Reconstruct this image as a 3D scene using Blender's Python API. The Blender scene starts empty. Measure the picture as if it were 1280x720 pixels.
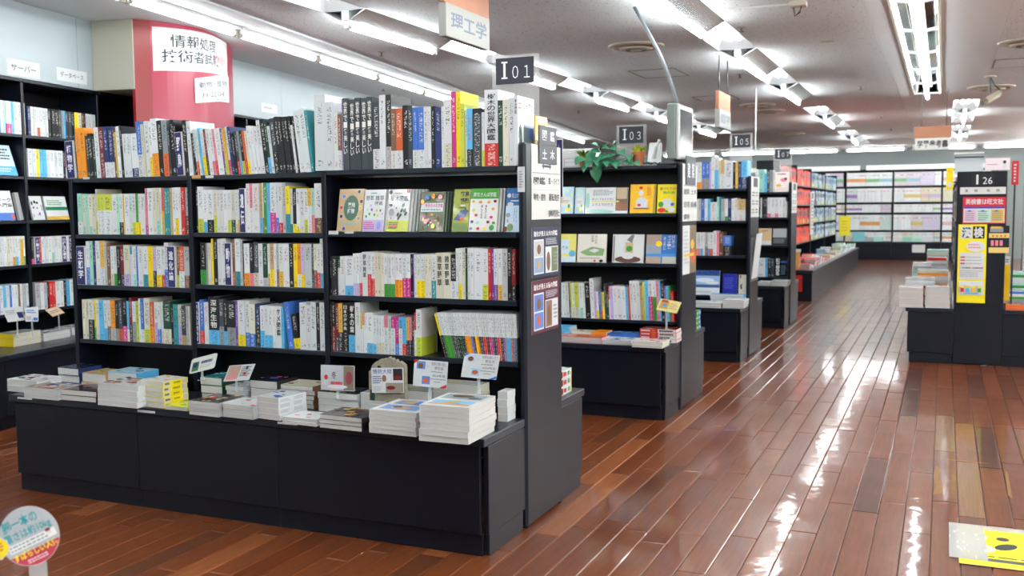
import bpy, bmesh, math, random
from mathutils import Matrix, Vector, Euler
from math import radians, sin, cos, pi

scene = bpy.context.scene
COL = scene.collection
rng = random.Random(7)

# ------------------------------------------------------------ camera
F, PITCH, YAW, ROLL, CAMZ = 1237.26, 0.0803221, 0.411143, -0.00802770, 1.2
_fw = Vector((-sin(YAW)*cos(PITCH), cos(YAW)*cos(PITCH), -sin(PITCH)))
_r = Vector((cos(YAW), sin(YAW), 0)); _u = _r.cross(_fw)
_r = _r*cos(ROLL) + _u*sin(ROLL); _u = _r.cross(_fw)
CAM = Vector((0, 0, CAMZ))
cd = bpy.data.cameras.new('camera'); cam = bpy.data.objects.new('camera', cd); COL.objects.link(cam)
cam.matrix_world = Matrix(((_r.x, _u.x, -_fw.x, 0), (_r.y, _u.y, -_fw.y, 0), (_r.z, _u.z, -_fw.z, CAMZ), (0, 0, 0, 1)))
cd.sensor_width = 36; cd.lens = F/1280*36; cd.clip_start = .05; cd.clip_end = 100
cd.dof.use_dof = True; cd.dof.focus_distance = 3.7; cd.dof.aperture_fstop = 4.5
scene.camera = cam

# ------------------------------------------------------------ world and exposure (closed room: its ceiling lights and added fill tubes do the lighting)
wd = bpy.data.worlds.new('world'); scene.world = wd; wd.use_nodes = True
wd.node_tree.nodes['Background'].inputs[0].default_value = (.8, .85, .9, 1)
wd.node_tree.nodes['Background'].inputs[1].default_value = .3
scene.view_settings.view_transform = 'Standard'
scene.view_settings.look = 'None'
scene.view_settings.gamma = 1
scene.view_settings.use_curve_mapping = False
scene.view_settings.exposure = 1.33
TUBE_POWER = 14.0

# ------------------------------------------------------------ survey helper: where the line of sight through a photo pixel meets a real plane
def ray(px, py): return _fw*F + _r*(px-640) - _u*(py-360)
def on(px, py, pt, n):
    d = ray(px, py); pt = Vector(pt); n = Vector(n)
    return CAM + d*((pt-CAM).dot(n)/d.dot(n))
def onx(px, py, x): return on(px, py, (x, 0, 0), (1, 0, 0))
def ony(px, py, y): return on(px, py, (0, y, 0), (0, 1, 0))
def onz(px, py, z): return on(px, py, (0, 0, z), (0, 0, 1))

# ------------------------------------------------------------ colour
def s2l(c):
    c /= 255
    return c/12.92 if c <= .04045 else ((c+.055)/1.055)**2.4
def C(r, g, b): return (s2l(r), s2l(g), s2l(b), 1)
PAL = dict(w=(212, 215, 216), c=(208, 204, 184), k=(24, 24, 28), d=(62, 68, 74), g=(60, 150, 60), G=(22, 66, 48), l=(196, 206, 70), y=(240, 214, 20),
    Y=(222, 178, 70), o=(236, 148, 30), O=(206, 96, 50), r=(206, 42, 44), R=(120, 32, 36), p=(224, 130, 150), m=(200, 40, 130), u=(118, 70, 160),
    v=(190, 172, 216), b=(62, 112, 196), B=(34, 52, 104), s=(90, 178, 224), t=(50, 140, 150), T=(160, 212, 196), n=(120, 84, 60), N=(196, 164, 116),
    a=(140, 146, 150), A=(176, 178, 180), P=(46, 46, 104), e=(222, 60, 40))
NAMES = dict(w='white', c='cream', k='black', d='dark grey', g='green', G='dark green', l='lime', y='yellow', Y='golden', o='orange', O='rust', r='red',
    R='dark red', p='pink', m='magenta', u='purple', v='lavender', b='blue', B='navy', s='sky blue', t='teal', T='mint', n='brown', N='tan', a='grey', A='pale grey', P='navy', e='red')
def pal(k, j=0):
    if not isinstance(k, str): return C(*k)
    r, g, b = PAL[k]
    if j:
        w_ = rng.uniform(-j, j); r, g, b = [max(0, min(255, q+w_+rng.uniform(-2, 2))) for q in (r, g, b)]
    return C(r, g, b)

# ------------------------------------------------------------ materials
MATS = {}
def nodemat(name):
    m = bpy.data.materials.new(name); m.use_nodes = True
    nt = m.node_tree; b = nt.nodes['Principled BSDF']; MATS[name] = m
    return m, nt, b
def N_(nt, t, **kw):
    n = nt.nodes.new(t)
    for k, v in kw.items(): setattr(n, k, v)
    return n
def mat(name, col, rough=.5, spec=.5, noise=0, nscale=8, bump=0, metal=0, coat=0):
    m, nt, b = nodemat(name); c = C(*col)
    b.inputs['Base Color'].default_value = c; b.inputs['Roughness'].default_value = rough
    b.inputs['Specular IOR Level'].default_value = spec; b.inputs['Metallic'].default_value = metal
    b.inputs['Coat Weight'].default_value = coat
    tc = N_(nt, 'ShaderNodeTexCoord'); nz = N_(nt, 'ShaderNodeTexNoise'); nz.inputs['Scale'].default_value = nscale; nz.inputs['Detail'].default_value = 4
    nt.links.new(tc.outputs['Object'], nz.inputs['Vector'])
    if noise:
        mx = N_(nt, 'ShaderNodeMix', data_type='RGBA')
        mx.inputs['A'].default_value = tuple(q*(1-noise) for q in c[:3])+(1,); mx.inputs['B'].default_value = tuple(min(1, q*(1+noise)) for q in c[:3])+(1,)
        nt.links.new(nz.outputs['Fac'], mx.inputs['Factor']); nt.links.new(mx.outputs['Result'], b.inputs['Base Color'])
    if bump:
        bp = N_(nt, 'ShaderNodeBump'); bp.inputs['Strength'].default_value = bump; bp.inputs['Distance'].default_value = .002
        nt.links.new(nz.outputs['Fac'], bp.inputs['Height']); nt.links.new(bp.outputs['Normal'], b.inputs['Normal'])
    return m
mat('charcoal', (15, 20, 31), .34, .34, .12, 30)
mat('charcoal_top', (24, 32, 44), .3, .45, .12, 30)
mat('charcoal_inner', (14, 14, 19), .5, .3, .1, 20)
mat('white_wall', (166, 178, 183), .35, .5, .02, 3)
mat('grey_wall', (140, 147, 145), .6, .3, .04, 2)
mat('cream_wall', (188, 186, 170), .5, .3, .03, 4)
mat('red_panel', (160, 30, 62), .3, .5, .05, 3)
mat('dark_red', (140, 10, 18), .35, .5, .05, 3)
mat('mirror', (150, 154, 158), .05, .5, 0, 4, metal=1)
mat('housing', (226, 230, 232), .4, .5, .02, 5)
mat('reflector', (196, 200, 202), .22, .5, .03, 5, metal=.75)
mat('wood_sign', (176, 122, 94), .5, .3, .12, 14)
mat('white_board', (212, 212, 208), .45, .4, .02, 4)
mat('paper_dim', (160, 159, 154), .5, .3, .02, 4)
mat('paper', (208, 211, 212), .6, .3, .02, 4)
mat('pages', (196, 195, 191), .75, .2, .06, 60)
mat('plastic_grey', (120, 130, 126), .4, .4, .05, 6)
mat('silver', (186, 188, 186), .35, .5, .04, 6)
mat('black_plastic', (16, 16, 18), .4, .5, .05, 6)
mat('plate_dark', (48, 50, 60), .4, .4, .05, 6)
mat('screen_glass', (70, 82, 90), .08, .6, .05, 3)
mat('terracotta', (190, 112, 74), .6, .3, .1, 10)
mat('pot_soil', (60, 40, 28), .8, .2, .2, 30)
mat('leaf', (58, 128, 92), .35, .5, .35, 14)
mat('leaf_light', (120, 150, 60), .45, .4, .3, 30)
mat('leaf_yellow', (176, 186, 40), .45, .4, .25, 30)
mat('chrome', (180, 182, 184), .2, .5, 0, 4, metal=.9)
mat('vent_beige', (190, 182, 164), .45, .4, .05, 6)
mat('vent_dark', (110, 100, 84), .5, .3, .1, 6)
mat('cable_grey', (96, 104, 110), .35, .5, .2, 20)
mat('kraft', (196, 150, 96), .6, .3, .1, 20)
mat('orange_box', (214, 150, 80), .5, .3, .15, 20)
mat('red_board', (206, 44, 44), .5, .3, .05, 6)
mat('croc', (150, 142, 124), .7, .2, .45, 60, bump=.8)
mat('wire', (60, 62, 66), .3, .5, 0, 4, metal=.8)
mat('sprinkler', (70, 66, 62), .4, .5, .2, 20, metal=.4)

def glassy(name, alpha, col=(1, 1, 1, 1), rough=.05):
    m, nt, b = nodemat(name); b.inputs['Base Color'].default_value = col; b.inputs['Roughness'].default_value = rough
    b.inputs['Alpha'].default_value = alpha; b.inputs['Specular IOR Level'].default_value = .6
    nz = N_(nt, 'ShaderNodeTexNoise'); nz.inputs['Scale'].default_value = 6
    mr = N_(nt, 'ShaderNodeMapRange'); mr.inputs['To Min'].default_value = rough*.6; mr.inputs['To Max'].default_value = rough*1.4
    nt.links.new(nz.outputs['Fac'], mr.inputs['Value']); nt.links.new(mr.outputs['Result'], b.inputs['Roughness'])
glassy('acrylic', .16)
glassy('acrylic_box', .3, (.8, .85, .9, 1))
glassy('tape', .42, (.75, .76, .78, 1), .25)

def emis(name, col, power):
    m, nt, b = nodemat(name)
    b.inputs['Base Color'].default_value = (1, 1, 1, 1)
    b.inputs['Emission Color'].default_value = col; b.inputs['Emission Strength'].default_value = power
for _n, _k in (('tube_glow', 1.0), ('tube_glow_low', 1.7), ('tube_glow_deep', .5), ('tube_glow_wall', .55), ('tube_glow_trough', .7), ('tube_glow_fill', 1.65)): emis(_n, (.95, 1, 1, 1), TUBE_POWER*_k)

def vcol_mat(name, rough=.5, spec=.35, coat=0):
    m, nt, b = nodemat(name); at = N_(nt, 'ShaderNodeAttribute', attribute_name='Col')
    b.inputs['Roughness'].default_value = rough; b.inputs['Specular IOR Level'].default_value = spec; b.inputs['Coat Weight'].default_value = coat
    nz = N_(nt, 'ShaderNodeTexNoise'); nz.inputs['Scale'].default_value = 25
    hs = N_(nt, 'ShaderNodeHueSaturation'); mr = N_(nt, 'ShaderNodeMapRange'); mr.inputs['To Min'].default_value = .93; mr.inputs['To Max'].default_value = 1.07
    nt.links.new(nz.outputs['Fac'], mr.inputs['Value']); nt.links.new(mr.outputs['Result'], hs.inputs['Value'])
    nt.links.new(at.outputs['Color'], hs.inputs['Color']); nt.links.new(hs.outputs['Color'], b.inputs['Base Color'])
vcol_mat('print_ink'); vcol_mat('glossy_print', .25, .5, .3)

def math_(nt, op, a, b=None, c=None):
    n = N_(nt, 'ShaderNodeMath', operation=op)
    for i, v in enumerate((a, b, c)):
        if v is None: continue
        if isinstance(v, (int, float)): n.inputs[i].default_value = v
        else: nt.links.new(v, n.inputs[i])
    return n.outputs[0]

def book_cover_mat(name, axis_u, axis_v, lo, hi, dens_u=3.0, dens_v=46.0, coat=.15, amount=1.0):
    """object colour is the jacket; small dark or pale ink marks run along the spine (flat print)"""
    m, nt, b = nodemat(name); tc = N_(nt, 'ShaderNodeTexCoord'); sp = N_(nt, 'ShaderNodeSeparateXYZ'); oi = N_(nt, 'ShaderNodeObjectInfo')
    nt.links.new(tc.outputs['Object'], sp.inputs[0]); u, v = sp.outputs[axis_u], sp.outputs[axis_v]; rnd = oi.outputs['Random']
    cb = N_(nt, 'ShaderNodeCombineXYZ')
    nt.links.new(math_(nt, 'MULTIPLY', u, dens_u), cb.inputs[0]); nt.links.new(math_(nt, 'MULTIPLY', v, dens_v), cb.inputs[1]); nt.links.new(math_(nt, 'MULTIPLY', rnd, 91), cb.inputs[2])
    nz = N_(nt, 'ShaderNodeTexNoise'); nz.inputs['Scale'].default_value = 1.3; nz.inputs['Detail'].default_value = 1.5; nt.links.new(cb.outputs[0], nz.inputs['Vector'])
    ink = math_(nt, 'GREATER_THAN', nz.outputs['Fac'], .53)
    inu = math_(nt, 'LESS_THAN', math_(nt, 'ABSOLUTE', math_(nt, 'SUBTRACT', u, .5)), math_(nt, 'MULTIPLY_ADD', rnd, .1, .2))
    top = math_(nt, 'LESS_THAN', v, hi); bot = math_(nt, 'GREATER_THAN', v, math_(nt, 'MULTIPLY_ADD', math_(nt, 'FRACT', math_(nt, 'MULTIPLY', rnd, 7.3)), .25, lo))
    gap = math_(nt, 'GREATER_THAN', math_(nt, 'FRACT', math_(nt, 'MULTIPLY', v, dens_v*.26)), .16)
    msk = math_(nt, 'MULTIPLY', math_(nt, 'MULTIPLY', ink, inu), math_(nt, 'MULTIPLY', gap, math_(nt, 'MULTIPLY', top, bot)))
    low = math_(nt, 'MULTIPLY', math_(nt, 'MULTIPLY', ink, inu), math_(nt, 'MULTIPLY', math_(nt, 'GREATER_THAN', v, .06), math_(nt, 'LESS_THAN', v, .14)))
    msk = math_(nt, 'MULTIPLY', math_(nt, 'MINIMUM', math_(nt, 'ADD', msk, low), 1), amount)
    bw = N_(nt, 'ShaderNodeRGBToBW'); nt.links.new(oi.outputs['Color'], bw.inputs[0]); dark = math_(nt, 'GREATER_THAN', bw.outputs[0], .22)
    # ink hue: mostly black, some red/blue/green titles
    cr = N_(nt, 'ShaderNodeValToRGB'); cr.color_ramp.interpolation = 'CONSTANT'; e = cr.color_ramp.elements
    e[0].position = 0; e[0].color = C(40, 40, 46); e[1].position = .6; e[1].color = C(60, 80, 130)
    for p_, c_ in ((.7, (176, 50, 60)), (.8, (40, 110, 80)), (.88, (70, 70, 76))): q = e.new(p_); q.color = C(*c_)
    nt.links.new(math_(nt, 'FRACT', math_(nt, 'MULTIPLY', rnd, 13.7)), cr.inputs[0])
    im = N_(nt, 'ShaderNodeMix', data_type='RGBA'); nt.links.new(dark, im.inputs['Factor']); im.inputs['A'].default_value = C(226, 224, 214); nt.links.new(cr.outputs[0], im.inputs['B'])
    fm = N_(nt, 'ShaderNodeMix', data_type='RGBA'); nt.links.new(msk, fm.inputs['Factor']); nt.links.new(oi.outputs['Color'], fm.inputs['A']); nt.links.new(im.outputs['Result'], fm.inputs['B'])
    nt.links.new(fm.outputs['Result'], b.inputs['Base Color'])
    b.inputs['Roughness'].default_value = .38; b.inputs['Specular IOR Level'].default_value = .4; b.inputs['Coat Weight'].default_value = coat
book_cover_mat('spine_jacket', 0, 2, .40, .93, amount=.72)
book_cover_mat('spine_band', 0, 2, -1, 2, 3, 40, amount=.55)
book_cover_mat('plain_jacket', 0, 2, .4, .9, amount=0)
book_cover_mat('flat_jacket', 0, 1, .55, .9, 12, 14, amount=.7)

def plank_mat():
    m, nt, b = nodemat('floor_wood'); oi = N_(nt, 'ShaderNodeObjectInfo'); tc = N_(nt, 'ShaderNodeTexCoord')
    geo = N_(nt, 'ShaderNodeNewGeometry')
    mp = N_(nt, 'ShaderNodeMapping'); mp.inputs['Scale'].default_value = (60, 3, 1)
    nt.links.new(geo.outputs['Position'], mp.inputs['Vector'])
    nz = N_(nt, 'ShaderNodeTexNoise'); nz.inputs['Scale'].default_value = 1.5; nz.inputs['Detail'].default_value = 5; nt.links.new(mp.outputs[0], nz.inputs['Vector'])
    hs = N_(nt, 'ShaderNodeHueSaturation'); mr = N_(nt, 'ShaderNodeMapRange'); mr.inputs['From Min'].default_value = .3; mr.inputs['From Max'].default_value = .7
    mr.inputs['To Min'].default_value = .78; mr.inputs['To Max'].default_value = 1.2
    nt.links.new(nz.outputs['Fac'], mr.inputs['Value']); nt.links.new(mr.outputs[0], hs.inputs['Value']); nt.links.new(oi.outputs['Color'], hs.inputs['Color'])
    nt.links.new(hs.outputs[0], b.inputs['Base Color'])
    # waxed, slightly wavy surface
    n2 = N_(nt, 'ShaderNodeTexNoise'); n2.inputs['Scale'].default_value = 5; n2.inputs['Detail'].default_value = 3; nt.links.new(geo.outputs['Position'], n2.inputs['Vector'])
    r2 = N_(nt, 'ShaderNodeMapRange'); r2.inputs['To Min'].default_value = .26; r2.inputs['To Max'].default_value = .4
    nt.links.new(n2.outputs['Fac'], r2.inputs['Value']); nt.links.new(r2.outputs[0], b.inputs['Roughness'])
    n3 = N_(nt, 'ShaderNodeTexNoise'); n3.inputs['Scale'].default_value = 9; n3.inputs['Detail'].default_value = 2; nt.links.new(geo.outputs['Position'], n3.inputs['Vector'])
    bp = N_(nt, 'ShaderNodeBump'); bp.inputs['Strength'].default_value = .12; bp.inputs['Distance'].default_value = .01
    nt.links.new(n3.outputs['Fac'], bp.inputs['Height']); nt.links.new(bp.outputs[0], b.inputs['Normal'])
    b.inputs['Specular IOR Level'].default_value = .22; b.inputs['Coat Weight'].default_value = .68; b.inputs['Coat Roughness'].default_value = .07; nt.links.new(bp.outputs[0], b.inputs['Coat Normal'])
plank_mat()
mat('floor_joint', (52, 34, 26), .5, .4, .2, 20)

def ceiling_mat():
    m, nt, b = nodemat('ceiling_board'); geo = N_(nt, 'ShaderNodeNewGeometry')
    v = N_(nt, 'ShaderNodeTexVoronoi'); v.inputs['Scale'].default_value = 42; v.inputs['Randomness'].default_value = 1; nt.links.new(geo.outputs['Position'], v.inputs['Vector'])
    nz = N_(nt, 'ShaderNodeTexNoise'); nz.inputs['Scale'].default_value = 26; nz.inputs['Detail'].default_value = 2; nt.links.new(geo.outputs['Position'], nz.inputs['Vector'])
    hole = math_(nt, 'MULTIPLY', math_(nt, 'LESS_THAN', v.outputs['Distance'], .25), math_(nt, 'GREATER_THAN', nz.outputs['Fac'], .52))
    n2 = N_(nt, 'ShaderNodeTexNoise'); n2.inputs['Scale'].default_value = .8; nt.links.new(geo.outputs['Position'], n2.inputs['Vector'])
    base = N_(nt, 'ShaderNodeMix', data_type='RGBA'); base.inputs['A'].default_value = C(216, 222, 224); base.inputs['B'].default_value = C(224, 230, 232); nt.links.new(n2.outputs['Fac'], base.inputs['Factor'])
    mx = N_(nt, 'ShaderNodeMix', data_type='RGBA'); mx.inputs['B'].default_value = C(124, 118, 112); nt.links.new(math_(nt, 'MULTIPLY', hole, .8), mx.inputs['Factor']); nt.links.new(base.outputs['Result'], mx.inputs['A'])
    nt.links.new(mx.outputs['Result'], b.inputs['Base Color']); b.inputs['Roughness'].default_value = .8; b.inputs['Specular IOR Level'].default_value = .2
ceiling_mat()
mat('ceiling_smooth', (223, 229, 231), .6, .3, .02, 3)

# ------------------------------------------------------------ objects, parts and their parents
MW = {}
def world_of(o): return MW.get(o.name, Matrix())
def attach(ob, parent, world=None):
    if world is None: world = Matrix()
    MW[ob.name] = world
    if parent is not None:
        ob.parent = parent; ob.matrix_parent_inverse = world_of(parent).inverted()
def tag(o, label=None, cat=None, group=None, kind=None):
    if label:
        ws = label.split()
        o['label'] = ' '.join(ws[:16])
    if cat: o['category'] = cat
    if group: o['group'] = group
    if kind: o['kind'] = kind
    return o
def thing(name, label, cat, loc=(0, 0, 0), group=None):
    o = bpy.data.objects.new(name, None); COL.objects.link(o); o.empty_display_size = .05; o.location = loc
    MW[o.name] = Matrix.Translation(loc); return tag(o, label, cat, group)
def mesh_obj(name, verts, faces, material, parent=None, cols=None, smooth=False, label=None, cat=None, group=None, kind=None):
    """one mesh object from world coordinates; its origin moves to the centre of its base"""
    xs = [v[0] for v in verts]; ys = [v[1] for v in verts]; zs = [v[2] for v in verts]
    o0 = Vector(((min(xs)+max(xs))/2, (min(ys)+max(ys))/2, min(zs)))
    me = bpy.data.meshes.new(name); me.from_pydata([(v[0]-o0.x, v[1]-o0.y, v[2]-o0.z) for v in verts], [], faces); me.materials.append(MATS[material])
    if cols: paint(me, cols)
    if smooth: me.polygons.foreach_set('use_smooth', [True]*len(me.polygons))
    me.update(); ob = bpy.data.objects.new(name, me); COL.objects.link(ob); ob.location = o0
    attach(ob, parent, Matrix.Translation(o0)); tag(ob, label, cat, group, kind)
    return ob
def paint(me, cols):
    ca = me.color_attributes.new('Col', 'FLOAT_COLOR', 'CORNER'); buf = []
    for p, c in zip(me.polygons, cols): buf.extend(list(c)*p.loop_total)
    ca.data.foreach_set('color', buf)
class MB:
    """collects boxes, prisms and tubes of ONE part"""
    def __init__(s): s.v = []; s.f = []; s.c = []
    def add(s, vs, fs, col=None):
        n = len(s.v); s.v += [tuple(q) for q in vs]; s.f += [tuple(i+n for i in f) for f in fs]
        if col is not None: s.c += [col]*len(fs)
        return s
    def box(s, a, b, col=None, bev=0):
        a = [min(p, q) for p, q in zip(a, b)], [max(p, q) for p, q in zip(a, b)]; (x0, y0, z0), (x1, y1, z1) = a
        if not bev or min(x1-x0, y1-y0, z1-z0) < bev*2.2:
            return s.add([(x0, y0, z0), (x1, y0, z0), (x1, y1, z0), (x0, y1, z0), (x0, y0, z1), (x1, y0, z1), (x1, y1, z1), (x0, y1, z1)],
                  [(0, 3, 2, 1), (4, 5, 6, 7), (0, 1, 5, 4), (1, 2, 6, 5), (2, 3, 7, 6), (3, 0, 4, 7)], col)
        vs = []; e = bev
        for sx in (0, 1):
            for sy in (0, 1):
                for sz in (0, 1):
                    X, Y, Z = (x0, x1)[sx], (y0, y1)[sy], (z0, z1)[sz]; dx, dy, dz = (e, -e)[sx], (e, -e)[sy], (e, -e)[sz]
                    vs += [(X, Y+dy, Z+dz), (X+dx, Y, Z+dz), (X+dx, Y+dy, Z)]
        i = lambda sx, sy, sz, k: ((sx*2+sy)*2+sz)*3+k
        fs = []
        for q in (0, 1):
            fs.append((i(q, 0, 0, 0), i(q, 1, 0, 0), i(q, 1, 1, 0), i(q, 0, 1, 0)))
            fs.append((i(0, q, 0, 1), i(1, q, 0, 1), i(1, q, 1, 1), i(0, q, 1, 1)))
            fs.append((i(0, 0, q, 2), i(1, 0, q, 2), i(1, 1, q, 2), i(0, 1, q, 2)))
            for w in (0, 1):
                fs.append((i(q, w, 0, 0), i(q, w, 1, 0), i(q, w, 1, 1), i(q, w, 0, 1)))
                fs.append((i(q, 0, w, 0), i(q, 1, w, 0), i(q, 1, w, 2), i(q, 0, w, 2)))
                fs.append((i(0, q, w, 1), i(1, q, w, 1), i(1, q, w, 2), i(0, q, w, 2)))
                for t in (0, 1): fs.append((i(q, w, t, 0), i(q, w, t, 1), i(q, w, t, 2)))
        ctr = Vector(((x0+x1)/2, (y0+y1)/2, (z0+z1)/2)); V3 = [Vector(v) for v in vs]; out = []
        for f in fs:
            nrm = (V3[f[1]]-V3[f[0]]).cross(V3[f[2]]-V3[f[0]]); m = sum((V3[k] for k in f), Vector())/len(f)
            out.append(f if nrm.dot(m-ctr) > 0 else f[::-1])
        return s.add(vs, out, col)
    def prism(s, pts, z0, z1, col=None):
        n = len(pts); a = sum(pts[i][0]*pts[(i+1) % n][1]-pts[(i+1) % n][0]*pts[i][1] for i in range(n))
        if a < 0: pts = pts[::-1]
        return s.add([(x, y, z0) for x, y in pts]+[(x, y, z1) for x, y in pts],
              [tuple(range(n))[::-1], tuple(range(n, 2*n))]+[(i, (i+1) % n, n+(i+1) % n, n+i) for i in range(n)], col)
    def quad(s, a, b, c, d, th=.002, col=None):
        """a flat board with four corners and thickness"""
        a, b, c, d = map(Vector, (a, b, c, d)); n = (b-a).cross(d-a).normalized()*th
        return s.add([a, b, c, d, a-n, b-n, c-n, d-n], [(0, 1, 2, 3), (7, 6, 5, 4), (0, 4, 5, 1), (1, 5, 6, 2), (2, 6, 7, 3), (3, 7, 4, 0)], col)
    def tube(s, pts, r, seg=8, col=None, caps=True):
        pts = [Vector(p) for p in pts]; n0 = len(s.v); vs = []; fs = []; rr = r if isinstance(r, (list, tuple)) else [r]*len(pts)
        for i, p in enumerate(pts):
            t = (pts[min(i+1, len(pts)-1)]-pts[max(i-1, 0)]).normalized(); up = Vector((0, 0, 1)) if abs(t.z) < .9 else Vector((1, 0, 0))
            a = t.cross(up).normalized(); b = a.cross(t)
            vs += [p+(a*cos(2*pi*k/seg)+b*sin(2*pi*k/seg))*rr[i] for k in range(seg)]
        for i in range(len(pts)-1):
            for k in range(seg): fs.append((i*seg+k, (i+1)*seg+k, (i+1)*seg+(k+1) % seg, i*seg+(k+1) % seg))
        if caps: fs += [tuple(range(seg)), tuple(range((len(pts)-1)*seg, len(pts)*seg))[::-1]]
        return s.add(vs, fs, col)
    def lathe(s, c, prof, seg=24, col=None):
        vs = []; fs = []; c = Vector(c); n = len(prof)
        for r, z in prof: vs += [c+Vector((r*cos(2*pi*k/seg), r*sin(2*pi*k/seg), z)) for k in range(seg)]
        for i in range(n-1):
            for k in range(seg): fs.append((i*seg+k, i*seg+(k+1) % seg, (i+1)*seg+(k+1) % seg, (i+1)*seg+k))
        fs += [tuple(range(seg))[::-1], tuple(range((n-1)*seg, n*seg))]
        return s.add(vs, fs, col)
    def xf(s, M): s.v = [tuple(M @ Vector(p)) for p in s.v]; return s
    def build(s, name, material, parent=None, **kw):
        return mesh_obj(name, s.v, s.f, material, parent, s.c if s.c and len(s.c) == len(s.f) else None, **kw)
def part(name, a, b, material, parent=None, bev=.002, **kw): return MB().box(a, b, None, bev).build(name, material, parent, **kw)

# ------------------------------------------------------------ lettering and flat print
TXT = {}
TSC = bpy.data.scenes.new('lettering_workshop')         # outlines of the letters are cut here, away from the shop
def glyphs(s, bold=0.0):
    key = (s, bold)
    if key in TXT: return TXT[key]
    cu = bpy.data.curves.new('lettering', 'FONT'); cu.body = s; cu.size = 1; cu.resolution_u = 2; cu.offset = bold
    ob = bpy.data.objects.new('lettering', cu); TSC.collection.objects.link(ob)
    TSC.view_layers[0].update(); dg = TSC.view_layers[0].depsgraph; me = ob.evaluated_get(dg).to_mesh()
    vs = [(v.co.x, v.co.y) for v in me.vertices]; fs = [tuple(p.vertices) for p in me.polygons]
    ob.evaluated_get(dg).to_mesh_clear(); bpy.data.objects.remove(ob); bpy.data.curves.remove(cu)
    if not vs: vs = [(0, 0), (1, 0), (1, 1)]; fs = []
    TXT[key] = (vs, fs); return TXT[key]
class Print:
    """flat print in u, v; later layers sit a hair higher"""
    def __init__(s): s.v = []; s.f = []; s.c = []; s.L = 1
    def poly(s, pts, col, L=None):
        n = len(s.v); L = s.L if L is None else L
        a = sum(pts[i][0]*pts[(i+1) % len(pts)][1]-pts[(i+1) % len(pts)][0]*pts[i][1] for i in range(len(pts)))
        if a < 0: pts = pts[::-1]
        s.v += [(x, y, L) for x, y in pts]; s.f.append(tuple(range(n, n+len(pts)))); s.c.append(pal(col)); s.L += 1; return s
    def rect(s, x0, y0, x1, y1, col): return s.poly([(x0, y0), (x1, y0), (x1, y1), (x0, y1)], col)
    def ell(s, cx, cy, rx, ry, col, n=14, rot=0):
        return s.poly([(cx+rx*cos(t)*cos(rot)-ry*sin(t)*sin(rot), cy+rx*cos(t)*sin(rot)+ry*sin(t)*cos(rot)) for t in [2*pi*k/n for k in range(n)]], col)
    def text(s, t, x0, y0, x1, y1, col, bold=.01, vertical=False, rot=0):
        if vertical:
            n = len(t); h = (y1-y0)/n
            for i, ch in enumerate(t): s.text(ch, x0, y1-(i+1)*h+h*.06, x1, y1-i*h-h*.06, col, bold)
            return s
        vs, fs = glyphs(t, bold); xs = [p[0] for p in vs]; ys = [p[1] for p in vs]
        sx = (x1-x0)/max(1e-6, max(xs)-min(xs)); sy = (y1-y0)/max(1e-6, max(ys)-min(ys)); mx, my = min(xs), min(ys); n = len(s.v); c = pal(col)
        s.v += [(x0+(x-mx)*sx, y0+(y-my)*sy, s.L) for x, y in vs]; s.f += [tuple(i+n for i in f) for f in fs]; s.c += [c]*len(fs); s.L += 1; return s
    def lines(s, x0, y0, x1, y1, n, col, fill=.5, ragged=.3):
        """rows of tiny unreadable print, word by word"""
        h = (y1-y0)/n
        for i in range(n):
            x = x0; L = s.L
            end = x1-(x1-x0)*ragged*rng.random()
            while x < end:
                w = (x1-x0)*rng.uniform(.05, .14); xe = min(x+w, end)
                if xe-x > (x1-x0)*.02: s.poly([(x, y1-(i+1)*h+h*(1-fill)/2), (xe, y1-(i+1)*h+h*(1-fill)/2), (xe, y1-i*h-h*(1-fill)/2), (x, y1-i*h-h*(1-fill)/2)], col, L); s.L = L+1
                x = xe+(x1-x0)*.025
        return s
    def build_map(s, name, parent, fn, material='print_ink'): return mesh_obj(name, [fn(*q) for q in s.v], s.f, material, parent, s.c)
    def build(s, name, parent, o=None, U=None, V=None, step=.00025, local=None, material='print_ink'):
        if not s.f: return None
        if local is None:
            o, U, V = Vector(o), Vector(U), Vector(V); n = U.cross(V).normalized()
            return mesh_obj(name, [o+U*u+V*v+n*(L*step) for u, v, L in s.v], s.f, material, parent, s.c)
        f = local; me = bpy.data.meshes.new(name); me.from_pydata([f(u, v, L) for u, v, L in s.v], [], s.f); me.materials.append(MATS[material]); paint(me, s.c)
        ob = bpy.data.objects.new(name, me); COL.objects.link(ob); ob.parent = parent; return ob
ONES = 'zero first second third fourth fifth sixth seventh eighth ninth tenth eleventh twelfth thirteenth fourteenth fifteenth sixteenth seventeenth eighteenth nineteenth'.split()
TENS = {20: 'twentieth', 30: 'thirtieth', 40: 'fortieth', 50: 'fiftieth', 60: 'sixtieth'}
TENW = {2: 'twenty', 3: 'thirty', 4: 'forty', 5: 'fifty', 6: 'sixty'}
def nth(n):
    if n < 20: return ONES[n]
    return TENS[n] if n % 10 == 0 else TENW[n//10]+'-'+ONES[n % 10]
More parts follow.
